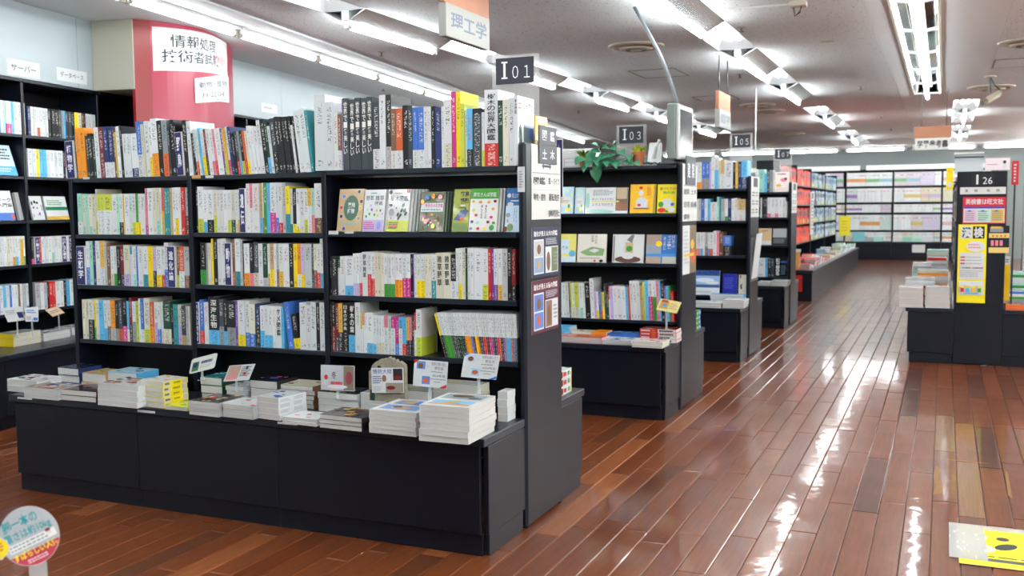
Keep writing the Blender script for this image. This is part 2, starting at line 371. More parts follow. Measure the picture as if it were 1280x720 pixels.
# ============================================================ the setting
CEIL = 2.47
GX0, GX1 = -3.66, -1.41                                   # the island bookcases end on the aisle at x = -1.41
GOND_Y = [3.0, 5.3625, 7.605, 9.89]                       # front panel of each island bookcase
OCC = []                                                  # solid bodies, used only to see which floor planks show
for y in GOND_Y: OCC += [((-3.68, y, 0), (GX1, y+1.0, .42)), ((-3.66, y+.345, 0), (GX1, y+.72, 1.4))]
OCC += [((-.25, 8.1, 0), (1, 14, .42)), ((-2.6, 13.1, 0), (-1.52, 20, .4))]
def hidden(p):
    p = Vector(p); d = p-CAM
    for a, b in OCC:
        t0, t1 = 0, .999
        for i in range(3):
            if abs(d[i]) < 1e-9:
                if not a[i] <= CAM[i] <= b[i]: t0 = 2
                continue
            q0, q1 = (a[i]-CAM[i])/d[i], (b[i]-CAM[i])/d[i]
            t0 = max(t0, min(q0, q1)); t1 = min(t1, max(q0, q1))
        if t0 < t1: return True
    return False
def pix(p):
    d = Vector(p)-CAM; z = d.dot(_fw)
    return (640+F*d.dot(_r)/z, 360-F*d.dot(_u)/z, z) if z > .1 else (-1e4, -1e4, z)

# ---- floor of wooden planks
floor = part('floor', (-8.6, -5, -.06), (9.2, 24.6, -.012), 'floor_joint', None, 0, kind='structure')
PW, PL = .096, .9
def plank_mesh(w, l, h=.012, e=.0034):
    b = MB().box((-w/2, -l/2, -h), (w/2, l/2, 0), None, e); return b
pm = bpy.data.meshes.new('plank'); _b = plank_mesh(PW-.0016, PL-.0016); pm.from_pydata(_b.v, [], _b.f); pm.materials.append(MATS['floor_wood']); pm.update()
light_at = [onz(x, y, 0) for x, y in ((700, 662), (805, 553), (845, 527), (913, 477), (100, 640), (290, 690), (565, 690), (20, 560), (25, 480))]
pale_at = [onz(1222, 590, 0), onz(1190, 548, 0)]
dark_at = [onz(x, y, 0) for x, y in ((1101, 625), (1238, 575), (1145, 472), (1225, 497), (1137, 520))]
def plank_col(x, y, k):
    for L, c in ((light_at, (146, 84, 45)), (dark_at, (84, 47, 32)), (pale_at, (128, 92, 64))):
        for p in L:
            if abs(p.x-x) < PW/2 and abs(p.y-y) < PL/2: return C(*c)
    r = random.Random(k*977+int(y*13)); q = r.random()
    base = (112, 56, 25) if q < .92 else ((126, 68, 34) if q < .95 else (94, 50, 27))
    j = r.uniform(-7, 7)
    if x > -.9: base = tuple(b_*.96+g_*.04 for b_, g_ in zip(base, (130, 100, 90)))  # right-hand planks greyed slightly: reflection veil put into their colour
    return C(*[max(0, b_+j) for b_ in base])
cands = []
for k in range(-95, 90):
    x = -.016-PW*(k-.5)
    if x < -8.5: continue
    off = {2: 4.70, 14: 4.715, 10: 3.877, 1: 4.34}.get(k, random.Random(k).choice((0, .3, .6))+.04*((k*7) % 5)) % PL
    y = -5+off-PL
    while y < 24.5:
        yc = y+PL/2; px, py, z = pix((x, yc, 0)); show = -30 < px < 1310 and 300 < py < 790 and not (hidden((x, yc, 0)) and hidden((x, yc-.4, 0)) and hidden((x, yc+.4, 0)))
        cands.append((z if show else 99, k, x, yc)); y += PL
cands.sort(); far = MB()
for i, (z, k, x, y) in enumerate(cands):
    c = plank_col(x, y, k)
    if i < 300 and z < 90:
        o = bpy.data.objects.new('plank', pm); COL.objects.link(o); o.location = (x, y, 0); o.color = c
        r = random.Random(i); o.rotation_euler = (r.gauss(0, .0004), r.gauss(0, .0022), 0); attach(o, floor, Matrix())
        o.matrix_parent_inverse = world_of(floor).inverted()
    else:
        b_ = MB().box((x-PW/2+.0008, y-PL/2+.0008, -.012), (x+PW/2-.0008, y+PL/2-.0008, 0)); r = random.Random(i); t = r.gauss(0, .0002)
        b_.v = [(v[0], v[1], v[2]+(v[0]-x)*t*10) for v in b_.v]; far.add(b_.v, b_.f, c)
_m = MATS['floor_wood'].copy(); _m.name = 'floor_wood_far'; MATS['floor_wood_far'] = _m
_nt = _m.node_tree
_at = _nt.nodes.new('ShaderNodeAttribute'); _at.attribute_name = 'Col'
for n in _nt.nodes:
    if n.type == 'HUE_SAT': _nt.links.new(_at.outputs['Color'], n.inputs['Color'])
tag(far.build('planks_beyond', 'floor_wood_far', floor), kind='stuff')

# ---- left wall runs at a slight angle to the aisle
WA = radians(8.0); WE = Vector((-sin(WA), cos(WA), 0)); WN = Vector((cos(WA), sin(WA), 0)); WO = Vector((-5.115, 4.366, 0))
WM = Matrix(((WN.x, WE.x, 0, WO.x), (WN.y, WE.y, 0, WO.y), (0, 0, 1, 0), (0, 0, 0, 1)))   # local x = into the room, y = along the wall
def wbox(name, a, b, material, parent=None, bev=.002, **kw):
    m = MB().box(a, b, None, bev).xf(WM); return m.build(name, material, parent, **kw)
def wp(n, s, z): return WM @ Vector((n, s, z))
wl = wbox('wall_left', (-.5, -9.5, 0), (-.4, 20.4, 2.6), 'white_wall', None, 0, kind='structure')
sh = tag(wbox('trim_1', (-.4, -9.5, 2.0), (-.012, 20.4, CEIL), 'grey_wall', None, 0), kind='structure')
s = -9.4
while s < 20.3:
    wbox('panel', (-.0115, s+.002, 2.004), (0, s+.898, CEIL-.004), 'white_wall', sh, .001); s += .9
part('wall_back', (-8.6, 24.35, 0), (9.2, 24.5, 2.7), 'grey_wall', None, 0, kind='structure')
part('wall_right', (8.9, -5, 0), (9.1, 24.5, 2.7), 'grey_wall', None, 0, kind='structure')
part('wall_rear', (-8.6, -5, 0), (9.2, -4.85, 2.7), 'white_wall', None, 0, kind='structure')

# ---- ceiling: slab above, boards below with open slots for the light rows
ceil = part('ceiling', (-8.6, -5, 2.64), (9.2, 24.6, 2.72), 'ceiling_smooth', None, 0, kind='structure')
RB, RC, RD, RD2 = -3.55, -1.565, -.205, .22               # centre lines of the light rows
HWD = .152
def boards(x0, x1, y0, y1, wx, wy, material, joined=False):
    nx = max(1, round((x1-x0)/wx)); ny = max(1, round((y1-y0)/wy)); dx, dy = (x1-x0)/nx, (y1-y0)/ny; m = MB()
    for i in range(nx):
        for j in range(ny):
            a, b = (x0+i*dx+.0006, y0+j*dy+.0006, CEIL), (x0+(i+1)*dx-.0006, y0+(j+1)*dy-.0006, CEIL+.014)
            if joined: m.box(a, b)
            else: part('ceiling_board', a, b, material, ceil, .0008)
    if joined: tag(m.build('boards_overhead', material, ceil), kind='stuff')
YS, YE = 3.4, 24.4
boards(-8.6, RB-HWD, -5, YS, 1.82, 1.82, 'ceiling_board', True); boards(RB+HWD, RC-HWD, -5, YS, .91, 1.82, 'ceiling_board', True)
boards(RC+HWD, RD-HWD, -5, YS, .61, 1.82, 'ceiling_board', True); boards(RD+HWD, 9.2, -5, YS, .91, 1.82, 'ceiling_board', True)
boards(-6.2, RB-HWD, YS, YE, 1.25, 1.82, 'ceiling_board'); boards(-8.6, -6.2, YS, YE, 1.25, 1.82, 'ceiling_board', True)
boards(RB+HWD, RC-HWD, YS, YE, .85, 1.82, 'ceiling_board'); boards(RC+HWD, -.50, YS, YE, .91, 1.82, 'ceiling_board')
boards(-.50, RD-HWD, YS, 12.42, .14, .78, 'ceiling_smooth'); boards(RD+HWD, .365, YS, 12.42, .42, .78, 'ceiling_smooth')
boards(.365, 2.2, YS, YE, .91, 1.82, 'ceiling_board'); boards(2.2, 9.2, YS, YE, .91, 1.82, 'ceiling_board', True)
boards(-.50, RD2-HWD, 12.42, YE, .57, .9, 'ceiling_smooth')
for r_, gaps in ((RB, ((17.4, YE),)), (RC, ((12.4, 13.4), (17.0, 17.9), (21.6, YE))), (RD2, ((12.42, 13.35), (17.0, 17.6), (21.3, YE)))):
    for a, b in gaps: boards(r_-HWD, min(r_+HWD, .365) if r_ == RD2 else r_+HWD, a, b, .31, 2.6, 'ceiling_smooth')
# smooth strip along the left wall with a shadow line on its room side
soff = tag(wbox('trim_2', (0, -9.4, CEIL-.016), (1.06, 20.2, CEIL-.001), 'ceiling_smooth', None, .001), kind='structure')

# ---- fluorescent lights
def tube_part(p0, p1, parent, r=.0165, name='tube', glow='tube_glow'):
    p0, p1 = Vector(p0), Vector(p1); d = (p1-p0).normalized()
    t = MB().tube([p0, p1], r, 10).build(name, glow, parent, smooth=False)
    for a, b in ((p0-d*.022, p0-d*.001), (p1+d*.001, p1+d*.022)): MB().tube([a, b], r*.95, 10).build('end_cap', 'silver', t)
    return t
LGRP = 'fluorescent ceiling lights'
def low_module(x, y0, y1, label):
    L = thing('ceiling_light', label, 'light', (x, (y0+y1)/2, CEIL), LGRP)
    b = MB()
    for s_ in (-1, 1): b.quad((x+s_*HWD, y0, CEIL+.004), (x+s_*HWD, y1, CEIL+.004), (x+s_*.03, y1, CEIL-.06), (x+s_*.03, y0, CEIL-.06), .003*s_)
    b.build('reflector', 'reflector', L)
    part('housing', (x-.028, y0, CEIL-.06), (x+.028, y1, CEIL+.05), 'housing', L, .003)
    part('cover_plate', (x-HWD, y0, CEIL+.062), (x+HWD, y1, CEIL+.07), 'housing', L, 0)
    for yy in (y0+.012, y1-.04): part('lamp_holder', (x-.016, yy, CEIL-.112), (x+.016, yy+.028, CEIL-.0605), 'housing', L, .003)
    tube_part((x, y0+.064, CEIL-.094), (x, y1-.064, CEIL-.094), L, glow='tube_glow_low')
def deep_module(x, y0, y1, label):
    L = thing('ceiling_light', label, 'light', (x, (y0+y1)/2, CEIL), LGRP)
    b = MB()
    for s_ in (-1, 1): b.quad((x+s_*HWD, y0, CEIL), (x+s_*HWD, y1, CEIL), (x+s_*.085, y1, CEIL+.10), (x+s_*.085, y0, CEIL+.10), .003*s_)
    b.build('reflector', 'housing', L)
    part('cover_plate', (x-.09, y0, CEIL+.101), (x+.09, y1, CEIL+.108), 'housing', L, 0)
    for yy, q in ((y0, 1), (y1, -1)):
        MB().add([(x-HWD, yy, CEIL), (x+HWD, yy, CEIL), (x+.085, yy+q*.10, CEIL+.10), (x-.085, yy+q*.10, CEIL+.10), (x-HWD, yy-q*.003, CEIL), (x+HWD, yy-q*.003, CEIL), (x+.085, yy+q*.097, CEIL+.10), (x-.085, yy+q*.097, CEIL+.10)],
                 [(0, 1, 2, 3), (7, 6, 5, 4), (0, 4, 5, 1), (1, 5, 6, 2), (2, 6, 7, 3), (3, 7, 4, 0)]).build('end_plate', 'housing', L)
    for dx in (-.035, .035): tube_part((x+dx, y0+.13, CEIL+.062), (x+dx, y1-.13, CEIL+.062), L, glow='tube_glow_deep')
def mirror_module(x, y0, y1, label):
    L = thing('ceiling_light', label, 'light', (x, (y0+y1)/2, CEIL), LGRP)
    for s_ in (-1, 1):
        MB().quad((x+s_*.135, y0, CEIL-.004), (x+s_*.135, y1, CEIL-.004), (x+s_*.05, y1, CEIL+.07), (x+s_*.05, y0, CEIL+.07), .003*s_).build('reflector', 'mirror', L)
        part('rail', (x+s_*.135, y0, CEIL-.012), (x+s_*HWD, y1, CEIL+.01), 'vent_beige', L, .002)
    part('housing', (x-.05, y0, CEIL+.071), (x+.05, y1, CEIL+.09), 'housing', L, 0)
    tube_part((x, y0+.035, CEIL-.05), (x, y1-.035, CEIL-.05), L, .021, glow='tube_glow_trough')
    for yy in (y0+.004, y1-.012): part('lamp_holder', (x-.012, yy, CEIL-.07), (x+.012, yy+.008, CEIL+.071), 'housing', L, .001)
MATS['reflector'].node_tree.nodes['Principled BSDF'].inputs['Roughness'].default_value = .16
def row(x, y0, n, kind0, where, pitch=1.225, num0=1, fn=None):
    for i in range(n):
        a, b = y0+i*pitch, y0+(i+1)*pitch; f = fn or (low_module if (i+kind0) % 2 == 0 else deep_module)
        k = num0+i
        word = 'hanging low' if f is low_module else ('set in an open white box' if f is deep_module else 'in a mirrored trough')
        lab = f'{nth(k)} fluorescent light from the camera, {word}, {where}' if k > 0 else f'{nth(1-k)} fluorescent light {word} counted back behind the viewer, {where}'
        f(x, a, b-.004, lab)
row(RB, 5.50-1.25*8, 18, 0, 'row left of the aisle', 1.25, -6)
row(RC, 5.70-1.25*8, 8, 0, 'row over the aisle', 1.25, -7)
row(RC, 5.70, 5, 0, 'first run over the aisle', 1.25)
part('ceiling_board', (RC-HWD, 11.952, CEIL), (RC+HWD, 12.398, CEIL+.014), 'ceiling_smooth', ceil, 0)
row(RC, 13.4, 3, 1, 'second run over the aisle', 1.2); row(RC, 17.9, 3, 1, 'third run over the aisle', 1.2)
row(RD, 12.42-1.25*13, 8, 0, 'row right of the aisle', 1.25, -7, mirror_module); row(RD, 12.42-1.25*5, 5, 0, 'row above the glossy floor', 1.25, 1, mirror_module)
row(RD2, 13.35, 3, 1, 'short run beyond the camera dome', 1.2); row(RD2, 17.6, 3, 1, 'last run before the back wall', 1.2)
def fill_strip(x, y0, y1, label):  # unseen tube, added and hung low as fill for aisle faces and ceiling
    L = thing('ceiling_light', label, 'light', (x, (y0+y1)/2, CEIL-.1), LGRP); part('housing', (x-.05, y0, CEIL-.04), (x+.05, y1, CEIL-.001), 'housing', L, .003)
    for yy in (y0+.004, y1-.03): part('lamp_holder', (x-.014, yy, CEIL-.17), (x+.014, yy+.026, CEIL-.041), 'housing', L, .002)
    tube_part((x, y0+.06, CEIL-.145), (x, y1-.06, CEIL-.145), L, .02, glow='tube_glow_fill')
for j, xx in enumerate((1.75, 3.55, 5.35, 7.15)):
    for i in range(11): fill_strip(xx, -4+i*2.5, -4+i*2.5+2.42, f'{nth(i+1)} added unseen tube light from the rear in the {nth(j+1)} row beyond the right edge')
# wall row: bare tubes on the smooth strip
for i in range(-7, 10):
    s0 = 1.135+i*1.205; s1 = s0+1.195; n_ = .795
    L = thing('ceiling_light', f'{nth(i+3)} bare tube light counted from the camera along the left wall' if i > -3 else f'{nth(-2-i)} bare tube light counted back behind the viewer along the left wall', 'light', wp(n_, (s0+s1)/2, CEIL-.05), 'bare tube lights along the left wall')
    wbox('housing', (n_-.04, s0, CEIL-.036), (n_+.04, s1, CEIL-.0165), 'housing', L)
    for q in (s0+.004, s1-.029): wbox('lamp_holder', (n_-.013, q, CEIL-.085), (n_+.013, q+.025, CEIL-.0365), 'vent_beige', L)
    tube_part(wp(n_, s0+.055, CEIL-.062), wp(n_, s1-.055, CEIL-.062), L, .019, glow='tube_glow_wall')
# row along the back wall
for i in range(8):
    x0 = -6.1+i*1.36; L = thing('ceiling_light', f'{nth(i+1)} tube light from the left running along the back wall', 'light', (x0+.62, 22.9, CEIL-.05), 'tube lights along the back wall')
    part('housing', (x0, 22.85, CEIL-.04), (x0+1.25, 22.95, CEIL-.001), 'housing', L)
    for q in (x0+.004, x0+1.218): part('lamp_holder', (q, 22.885, CEIL-.1), (q+.028, 22.915, CEIL-.041), 'housing', L)
    tube_part((x0+.06, 22.9, CEIL-.075), (x0+1.19, 22.9, CEIL-.075), L, .022)
# ============================================================ book building blocks (shared meshes, scaled per book)
import re
def shared(name, mb, material, smooth=False):
    me = bpy.data.meshes.new(name); me.from_pydata(mb.v, [], mb.f); me.materials.append(MATS[material]); me.update(); return me
CT = [(0, 0), (1, 0), (1, 1), (.955, 1), (.955, .014), (.045, .014), (.045, 1), (0, 1)]
ME_COVER = shared('cover', MB().prism(CT, 0, 1), 'spine_jacket')
ME_PAGES = shared('pages', MB().box((.047, .016, .012), (.953, .985, .986)), 'pages')
ME_BAND = {}
def band_mesh(q):
    q = round(q*20)/20
    if q not in ME_BAND:
        B_ = [(-.008, -.005), (1.008, -.005), (1.008, .9), (1.001, .9), (1.001, -.0006), (-.001, -.0006), (-.001, .9), (-.008, .9)]
        ME_BAND[q] = shared('paper_band', MB().prism(B_, .001, q), 'spine_band')
    return ME_BAND[q]
def xz(pts, y0, y1):                                     # extrude an x-z profile along y
    m = MB().prism(pts, y0, y1); m.v = [(x, z, y) for x, y, z in m.v]; m.f = [f[::-1] for f in m.f]; return m
FR = [(0, 0), (1, 0), (1, 1), (0, 1), (0, .95), (.984, .95), (.984, .05), (0, .05)]
ME_FLAT = {'R': shared('cover', xz(FR, 0, 1), 'flat_jacket'), 'L': shared('cover', xz([(1-x, z) for x, z in FR], 0, 1), 'flat_jacket')}
_f = xz(FR, 0, 1); _f.v = [(y, 1-x, z) for x, y, z in _f.v]; _f.f = [f[::-1] for f in _f.f]; _f2 = MB(); _f2.v = [(x, y, z) for x, y, z in _f.v]; _f2.f = [f[::-1] for f in _f.f]
ME_FLAT['F'] = shared('cover', _f2, 'flat_jacket')
ME_FPAGE = {'R': shared('pages', MB().box((.004, .005, .052), (.983, .995, .948)), 'pages'), 'L': shared('pages', MB().box((.017, .005, .052), (.996, .995, .948)), 'pages'),
            'F': shared('pages', MB().box((.005, .017, .052), (.995, .996, .948)), 'pages')}
for k_ in ('R', 'L', 'F'): pass
def sub(name, me, parent, col=None):
    o = bpy.data.objects.new(name, me); COL.objects.link(o); o.parent = parent
    if col: o.color = col
    return o
def plain(o):
    o.material_slots[0].link = 'OBJECT'; o.material_slots[0].material = MATS['plain_jacket']
def title(o, tx, c, lo):
    plain(o); r, g, b = PAL[c]; ink = (236, 234, 226) if r+g+b < 330 else (36, 40, 44); t, d, h = o.scale; hi = .95
    hh = min(hi-lo-.04, len(tx)*t*.95/h)
    Print().text(tx, .2, hi-hh, .8, hi, ink, .015, True).build('lettering', o, local=lambda u, v, L: (u, -.0004/d*L, v))
def stand_book(x, y, z, t, d, h, col, band, lean, label, group, name='book'):
    o = bpy.data.objects.new(name, ME_COVER); COL.objects.link(o); a = radians(lean)
    o.rotation_euler = (0, a, 0); o.location = (x, y, z+(t*sin(a) if a > 0 else 0)); o.scale = (t, d, h); o.color = pal(col, 8)
    tag(o, label, 'book', group); sub('pages', ME_PAGES, o)
    if band: sub('paper_band', band_mesh(band[1]), o, pal(band[0], 6))
    return o
def flat_book(p, w, d, t, yaw, spine, col, label, group, art=None, rx=0, name='book', cat='book', sp=None):
    o = bpy.data.objects.new(name, ME_FLAT[spine]); COL.objects.link(o); o.location = p; o.rotation_euler = (rx, 0, yaw); o.scale = (w, d, t); o.color = pal(col, 5)
    tag(o, label, cat, group); sub('pages', ME_FPAGE[spine], o)
    if sp is not None:
        q = Print(); sp(q); q.build('spine_print', o, local=(lambda u, v, L: (u, -.0003*L/d, v)) if spine == 'F' else (lambda u, v, L: (1+.0003*L/w, u, v)))
    if art is not None: art.build('cover_print', o, local=lambda u, v, L: (u, v, 1+L*.00018/t), material='glossy_print')
    return o
TOK = re.compile(r'([A-Za-z_])([\d.]+)(?::([A-Za-z])([\d.]+))?(?:@([\d.]+))?(?:<(-?[\d.]+))?(?:=(.+))?$')
DIV = {'植物学': 'leftmost plate', '野鳥': 'right plate', '遺伝': 'only plate', '生態学': 'left plate', '進化論': 'right plate', '動物': 'only plate', 'へんないきもの': 'leftmost plate'}
def divider(x, y, z, w, h, lean, text, where, col='P'):
    o = thing('section_divider', f'navy divider plate lettered {text}, {DIV.get(text, text)}, {where}', 'divider', (x, y, z), 'navy section dividers among the books')
    a = radians(lean); M = Matrix.Translation((x, y, z+(w*sin(a) if a > 0 else 0))) @ Matrix.Rotation(a, 4, 'Y')
    b = MB().box((0, 0, 0), (w, .10, h), None, .001).xf(M).build('block', 'white_board', o)
    p = Print().rect(.05*w, .012*h, .95*w, .988*h, col).text(text, .2*w, .16*h if len(text) < 5 else .06*h, .8*w, .9*h if len(text) < 5 else .95*h, (240, 240, 244), .02, True)
    p.build('lettering', o, M @ Vector((0, -.0004, 0)), M.to_3x3() @ Vector((1, 0, 0)), M.to_3x3() @ Vector((0, 0, 1)))
def shelf_row(tokens, px0, px1, py, yp, z, hdef, where, group, lean=0, name='paperback', dmax=.158):
    toks = [TOK.match(t).groups() for t in tokens.split()]; tot = sum(float(t[1]) for t in toks); k = (px1-px0)/tot; px = px0; n = 0; mid = ony((px0+px1)/2, py, yp).x; bay = [q for q in BX if q[0] <= mid < q[1]][0]; lim = (bay[0]+.0125, bay[1]-.014) if 'top' not in where else (-9, bay[1]-.004 if bay is BX[2] else 9)
    for c, w, bc, bf, hh, ln, tx in toks:
        a = ony(px, py, yp).x; px += float(w)*k; b = ony(px, py, yp).x; a, b = max(a, lim[0]), min(b, lim[1]); t = b-a-.0005; h = (float(hh)/100 if hh else hdef)*(1+rng.uniform(-.006, .006))
        if t < .003: continue
        le = -float(ln) if ln is not None else -lean
        if c == '_': continue
        if tx and c == 'P': divider(a, yp-.006, z+.0005, t, h, le, tx, where); continue
        n += 1; d = min(dmax, h*.72)
        band = (bc, float(bf)/10) if bc else None
        lab = f'{NAMES[c]} spine' + (f' with {NAMES[bc]} lower band' if bc and bc != c else '') + f', {nth(n)} book from left, {where}'
        bk = stand_book(a, yp+rng.uniform(0, .006), z+.0005, t*cos(radians(le)), d, h, c, band, le, lab, group, name)
        if tx: title(bk, tx, c, band[1] if band else .1)
        last = bk
    return last

# ============================================================ island bookcases
def island(y0, bays, ztop, zend, label, rear_shelves=True):
    r = thing('island_bookcase', label, 'bookcase', ((GX0+GX1)/2, y0+.5, 0), 'dark island bookcases beside the aisle')
    for i, (xl, xr, zs) in enumerate(bays):
        for (a, b, pa, pb, sa, sb) in ((y0, y0+.018, y0+.015, y0+.033, y0-.012, y0+.344), (y0+.982, y0+1.0, y0+.967, y0+.985, y0+.721, y0+1.012)):
            part('base_panel', (xl+.0015, a, .078), (xr-.0015, b, .388), 'charcoal', r)
            part('plinth', (xl+.001, pa, 0), (xr-.001, pb, .076), 'charcoal', r)
            part('base_top', (xl-.003 if i else xl-.02, sa, .39), (xr if i < len(bays)-1 else GX1, sb, .42), 'charcoal_top', r, .003)
        for z in zs:
            part('shelf', (xl+.0115, y0+.352, z-.019), (xr-.0115, y0+.523, z), 'charcoal_top', r)
            part('shelf', (xl+.0115, y0+.537, z-.019), (xr-.0115, y0+.712, z), 'charcoal_top', r)
        part('upright', (xl-.011, y0+.347, .421), (xl+.011, y0+.716, ztop-.0005), 'charcoal', r)
        part('back_panel', (xl+.0115, y0+.524, .421), (xr-.0115, y0+.536, ztop-.02), 'charcoal_inner', r, 0)
    for a, b in ((y0+.02, y0+.343), (y0+.722, y0+.98)):
        part('base_side', (GX1-.02, a, .078), (GX1, b, .388), 'charcoal', r); part('plinth', (GX1-.02, a+.012, 0), (GX1-.004, b-.012, .076), 'charcoal', r)
        part('base_side', (bays[0][0], a, 0), (bays[0][0]+.02, b, .388), 'charcoal', r)
    part('end_panel', (GX1-.022, y0+.345, .004), (GX1+.008, y0+.72, zend), 'charcoal', r, .009)
    part('foot', (GX1-.02, y0+.352, 0), (GX1+.004, y0+.37, .006), 'black_plastic', r, 0); part('foot', (GX1-.02, y0+.695, 0), (GX1+.004, y0+.712, .006), 'black_plastic', r, 0)
    return r
BX = [(-3.648, -2.962), (-2.962, -2.279), (-2.279, -1.432)]
def bays(zl, zm, zr): return [(BX[0][0], BX[0][1], zl), (BX[1][0], BX[1][1], zm), (BX[2][0], BX[2][1], zr)]
I1 = island(GOND_Y[0], bays([1.35, 1.097, .867, .617], [1.35, 1.107, .884, .627], [1.356, 1.11, .857, .628]), 1.35, 1.44, 'nearest dark navy island bookcase full of nature books beside the aisle')
I3 = island(GOND_Y[1], bays([1.446, 1.163, .864, .523], [1.446, 1.163, .864, .523], [1.446, 1.163, .864, .523]), 1.446, 1.455, 'second dark island bookcase from the camera with plants on its top')
I5 = island(GOND_Y[2], bays([1.342, 1.087, .806, .484], [1.342, 1.087, .806, .484], [1.342, 1.087, .806, .484]), 1.342, 1.44, 'third dark island bookcase from the camera along the aisle')
I7 = island(GOND_Y[3], bays([1.342, 1.087, .806, .484], [1.342, 1.087, .806, .484], [1.342, 1.087, .806, .484]), 1.342, 1.44, 'fourth and farthest dark island bookcase along the aisle')
# shelf-edge labels
def edge_tag(p0, p1, root, material='paper'):
    """small label card on a front edge between two photo points at y"""
    a, b = p0, p1; MB().box((a.x, a.y-.0012, min(a.z, b.z)), (b.x, a.y, max(a.z, b.z)), None).build('price_label', material, root)
for q in ((22, 495, 40, 500), (172, 512, 194, 517), (347, 527, 372, 532)):
    a, b = ony(q[0], q[1], 2.9868), ony(q[2], q[3], 2.9868); b.z = max(.396, b.z); a.z = min(a.z, .414); edge_tag(a, b, I1)
for q, ml in (((104, 221.5, 112, 224), 'paper'), ((240, 219, 251, 223), 'kraft'), ((257, 219.5, 267, 222.5), 'paper'), ((411, 288.5, 423, 293), 'paper'), ((431, 289, 442, 292), 'paper')):
    a, b = ony(q[0], q[1], 3.3512), ony(q[2], q[3], 3.3512); edge_tag(a, b, I1, ml)

# ---- upright books, nearest island (left, middle and right bay; rows from the top)
YF = 3.3565
GB = 'books in the nearest island bookcase'
WL, WMd, WR_ = 'left bay of nearest bookcase', 'middle bay of nearest bookcase', 'right bay of nearest bookcase'
shelf_row('P11@17=植物学 d2.5@20 o5.5@22.5 o6@22.5 d4@19 k5@20 G4@19 w6@22.5 R6:R5@22.5 B6:w3@22.5 B6:w3@22.5 n3@21 Y2@20 w4@22.5 k3@22.5 w6@19 w5@19 w9:B2@19 b6.5:w4@24 c4@23 w5@24 w4.5:y3.5@24 w8:o4@25 k6@24 a7:O4@24 d3@21 k5.5@24 k3@23 P9@18.5=野鳥 k5@23.5 w5@23',
    84, 240, 190, YF, 1.35, .21, 'top row, '+WL, GB, 3, 'large_book')
shelf_row('k4@18 w3:O3 w3 s4@20 w4:y4 R3:k4 w5.5 w4:p3 p3:r3 w8@19.5 u3.5 Y4:l3 w4:m3@20 B4@20 k4@17 d4:r3@18 a4:s3@18 k4:l3@18 O4:r3@18 c4:y3@18 w4@20 w5 w5 w5@22 k6:k2@22.5 G4:s3@22 w4 d7:k4@22.5 k5@23 k4.5@23 k4.5@23 k4.5@23 k4@23 w3 k3@23 w9@25 w7@26 t4@25',
    243, 392, 195, YF, 1.35, .195, 'top row, '+WMd, GB, 7, 'large_book')
tree_guide = shelf_row('w13@30 w9@27 w5@23 n4:w3.5@22 v2@28 d7@28=世界で一番美しい d7@27.5=世界で一番美しい d7@28=世界で一番美しい d7@28=世界で一番美しい d7@28=世界で一番美しい d8:w3@26 w7@28.5 k6.5:A3@28.5 n5.5:w3@23 O7.5:w3@23 k7@24 d5@24 b6:w3@23 b7.5:w3@23 w4.5@23 w4@23 k4@23 B7.5@22.5 w3.5@23 w9:c3.5@25.5 m5@28 y5.5@28 l4.5@23.5 w3@21 s6:k3@21.5 k11:d9@21.5 w3:l3@20 w16:r3@28=樹木の世界大図鑑 G6@24 c7@24 w6@24.5 w9@25.5=樹木図鑑',
    393, 652, 160, YF, 1.356, .23, 'top row, '+WR_, GB, 0, 'large_book')
shelf_row('T5:w3@18.5 c4:T2 T4:c2 c4.2:T2 c4.2 c2:l3@20.5 l4:w6@18 l4:w6@18 l9:w6@18 w6 T3 w5:k3 Y1.5 w5.5 w4 w4:l3 g2.5:y3 w3:y3 w5.5 p4:m2@20.3 w6@20.3 c4@20.3 c4:T3@20.3 w2@20.3 O3:Y5@20.3 t4.2@20.3 t3@20.3 N2.5@20.3 w4@20.3 w4:y3.4@20.3 w3@20.3 r4.5@20.3 A5:n4@20.3',
    97, 236, 262, YF, 1.097, .18, 'second row, '+WL, GB)
shelf_row('k3@19.5 w7:l3@19.5 w5:s2.5 w8:k3 c4:l4 w4 w4 w5 w5:l3 c5:G3 w3:c2 w4:Y3 P7.5@18.5=遺伝 w4@20.5 p4:w5@20.5 w8@20.5 N4:s3@20.5 w2:r3@20.5 g4@20.5 s4.6@20.5 w6.6:m4@20.5 w3.6:b3@20.5 w5:r2@20.5 A4@20.5 y5:t4@19 w4:t2 k4.5:y2@18 w4:y1 w5 w5:l3 Y5:w6 T4:p4 w10:n3@20',
    244, 403, 262, YF, 1.107, .18, 'second row, '+WMd, GB)
shelf_row('P10@17.5=生態学 w4:b4@20 T4@20 B3@20 w5@20 Y5:w4@20 A3@20 n4@19 w4:c3 w3:g3 k4 R5:k3 c7:v3@18.3 t2.5:w8 w5:T3 b2 w6 w6:t3 y6 v3:k4 w6:y3 w4:r3 w5:b4@19.5 P9@18=進化論 n3:l3 O6:w4 A6:n3',
    97, 236, 330, YF, .867, .178, 'third row, '+WL, GB)
shelf_row('k7:g3.3@18 a3 c4 y2.5@19.7 k5@19.7 w5@19.7 w6@19.7 P8@18=動物 n3:O3@19.5 w7:t3@19.7 A3@19.5 k2@19 w7:o3 k4.5:p3 d6:c3@18.5 w5.5 G5.5:A2 w3:N3 N5.5:y4 w3 A3:n4 w5.5:Y3.5 w8 k5 y5 o5:w3 v4:y3 A9 G2:B3 c4:n4 w5:r3.5 w4:s3@20',
    250, 404, 330, YF, .884, .178, 'third row, '+WMd, GB)
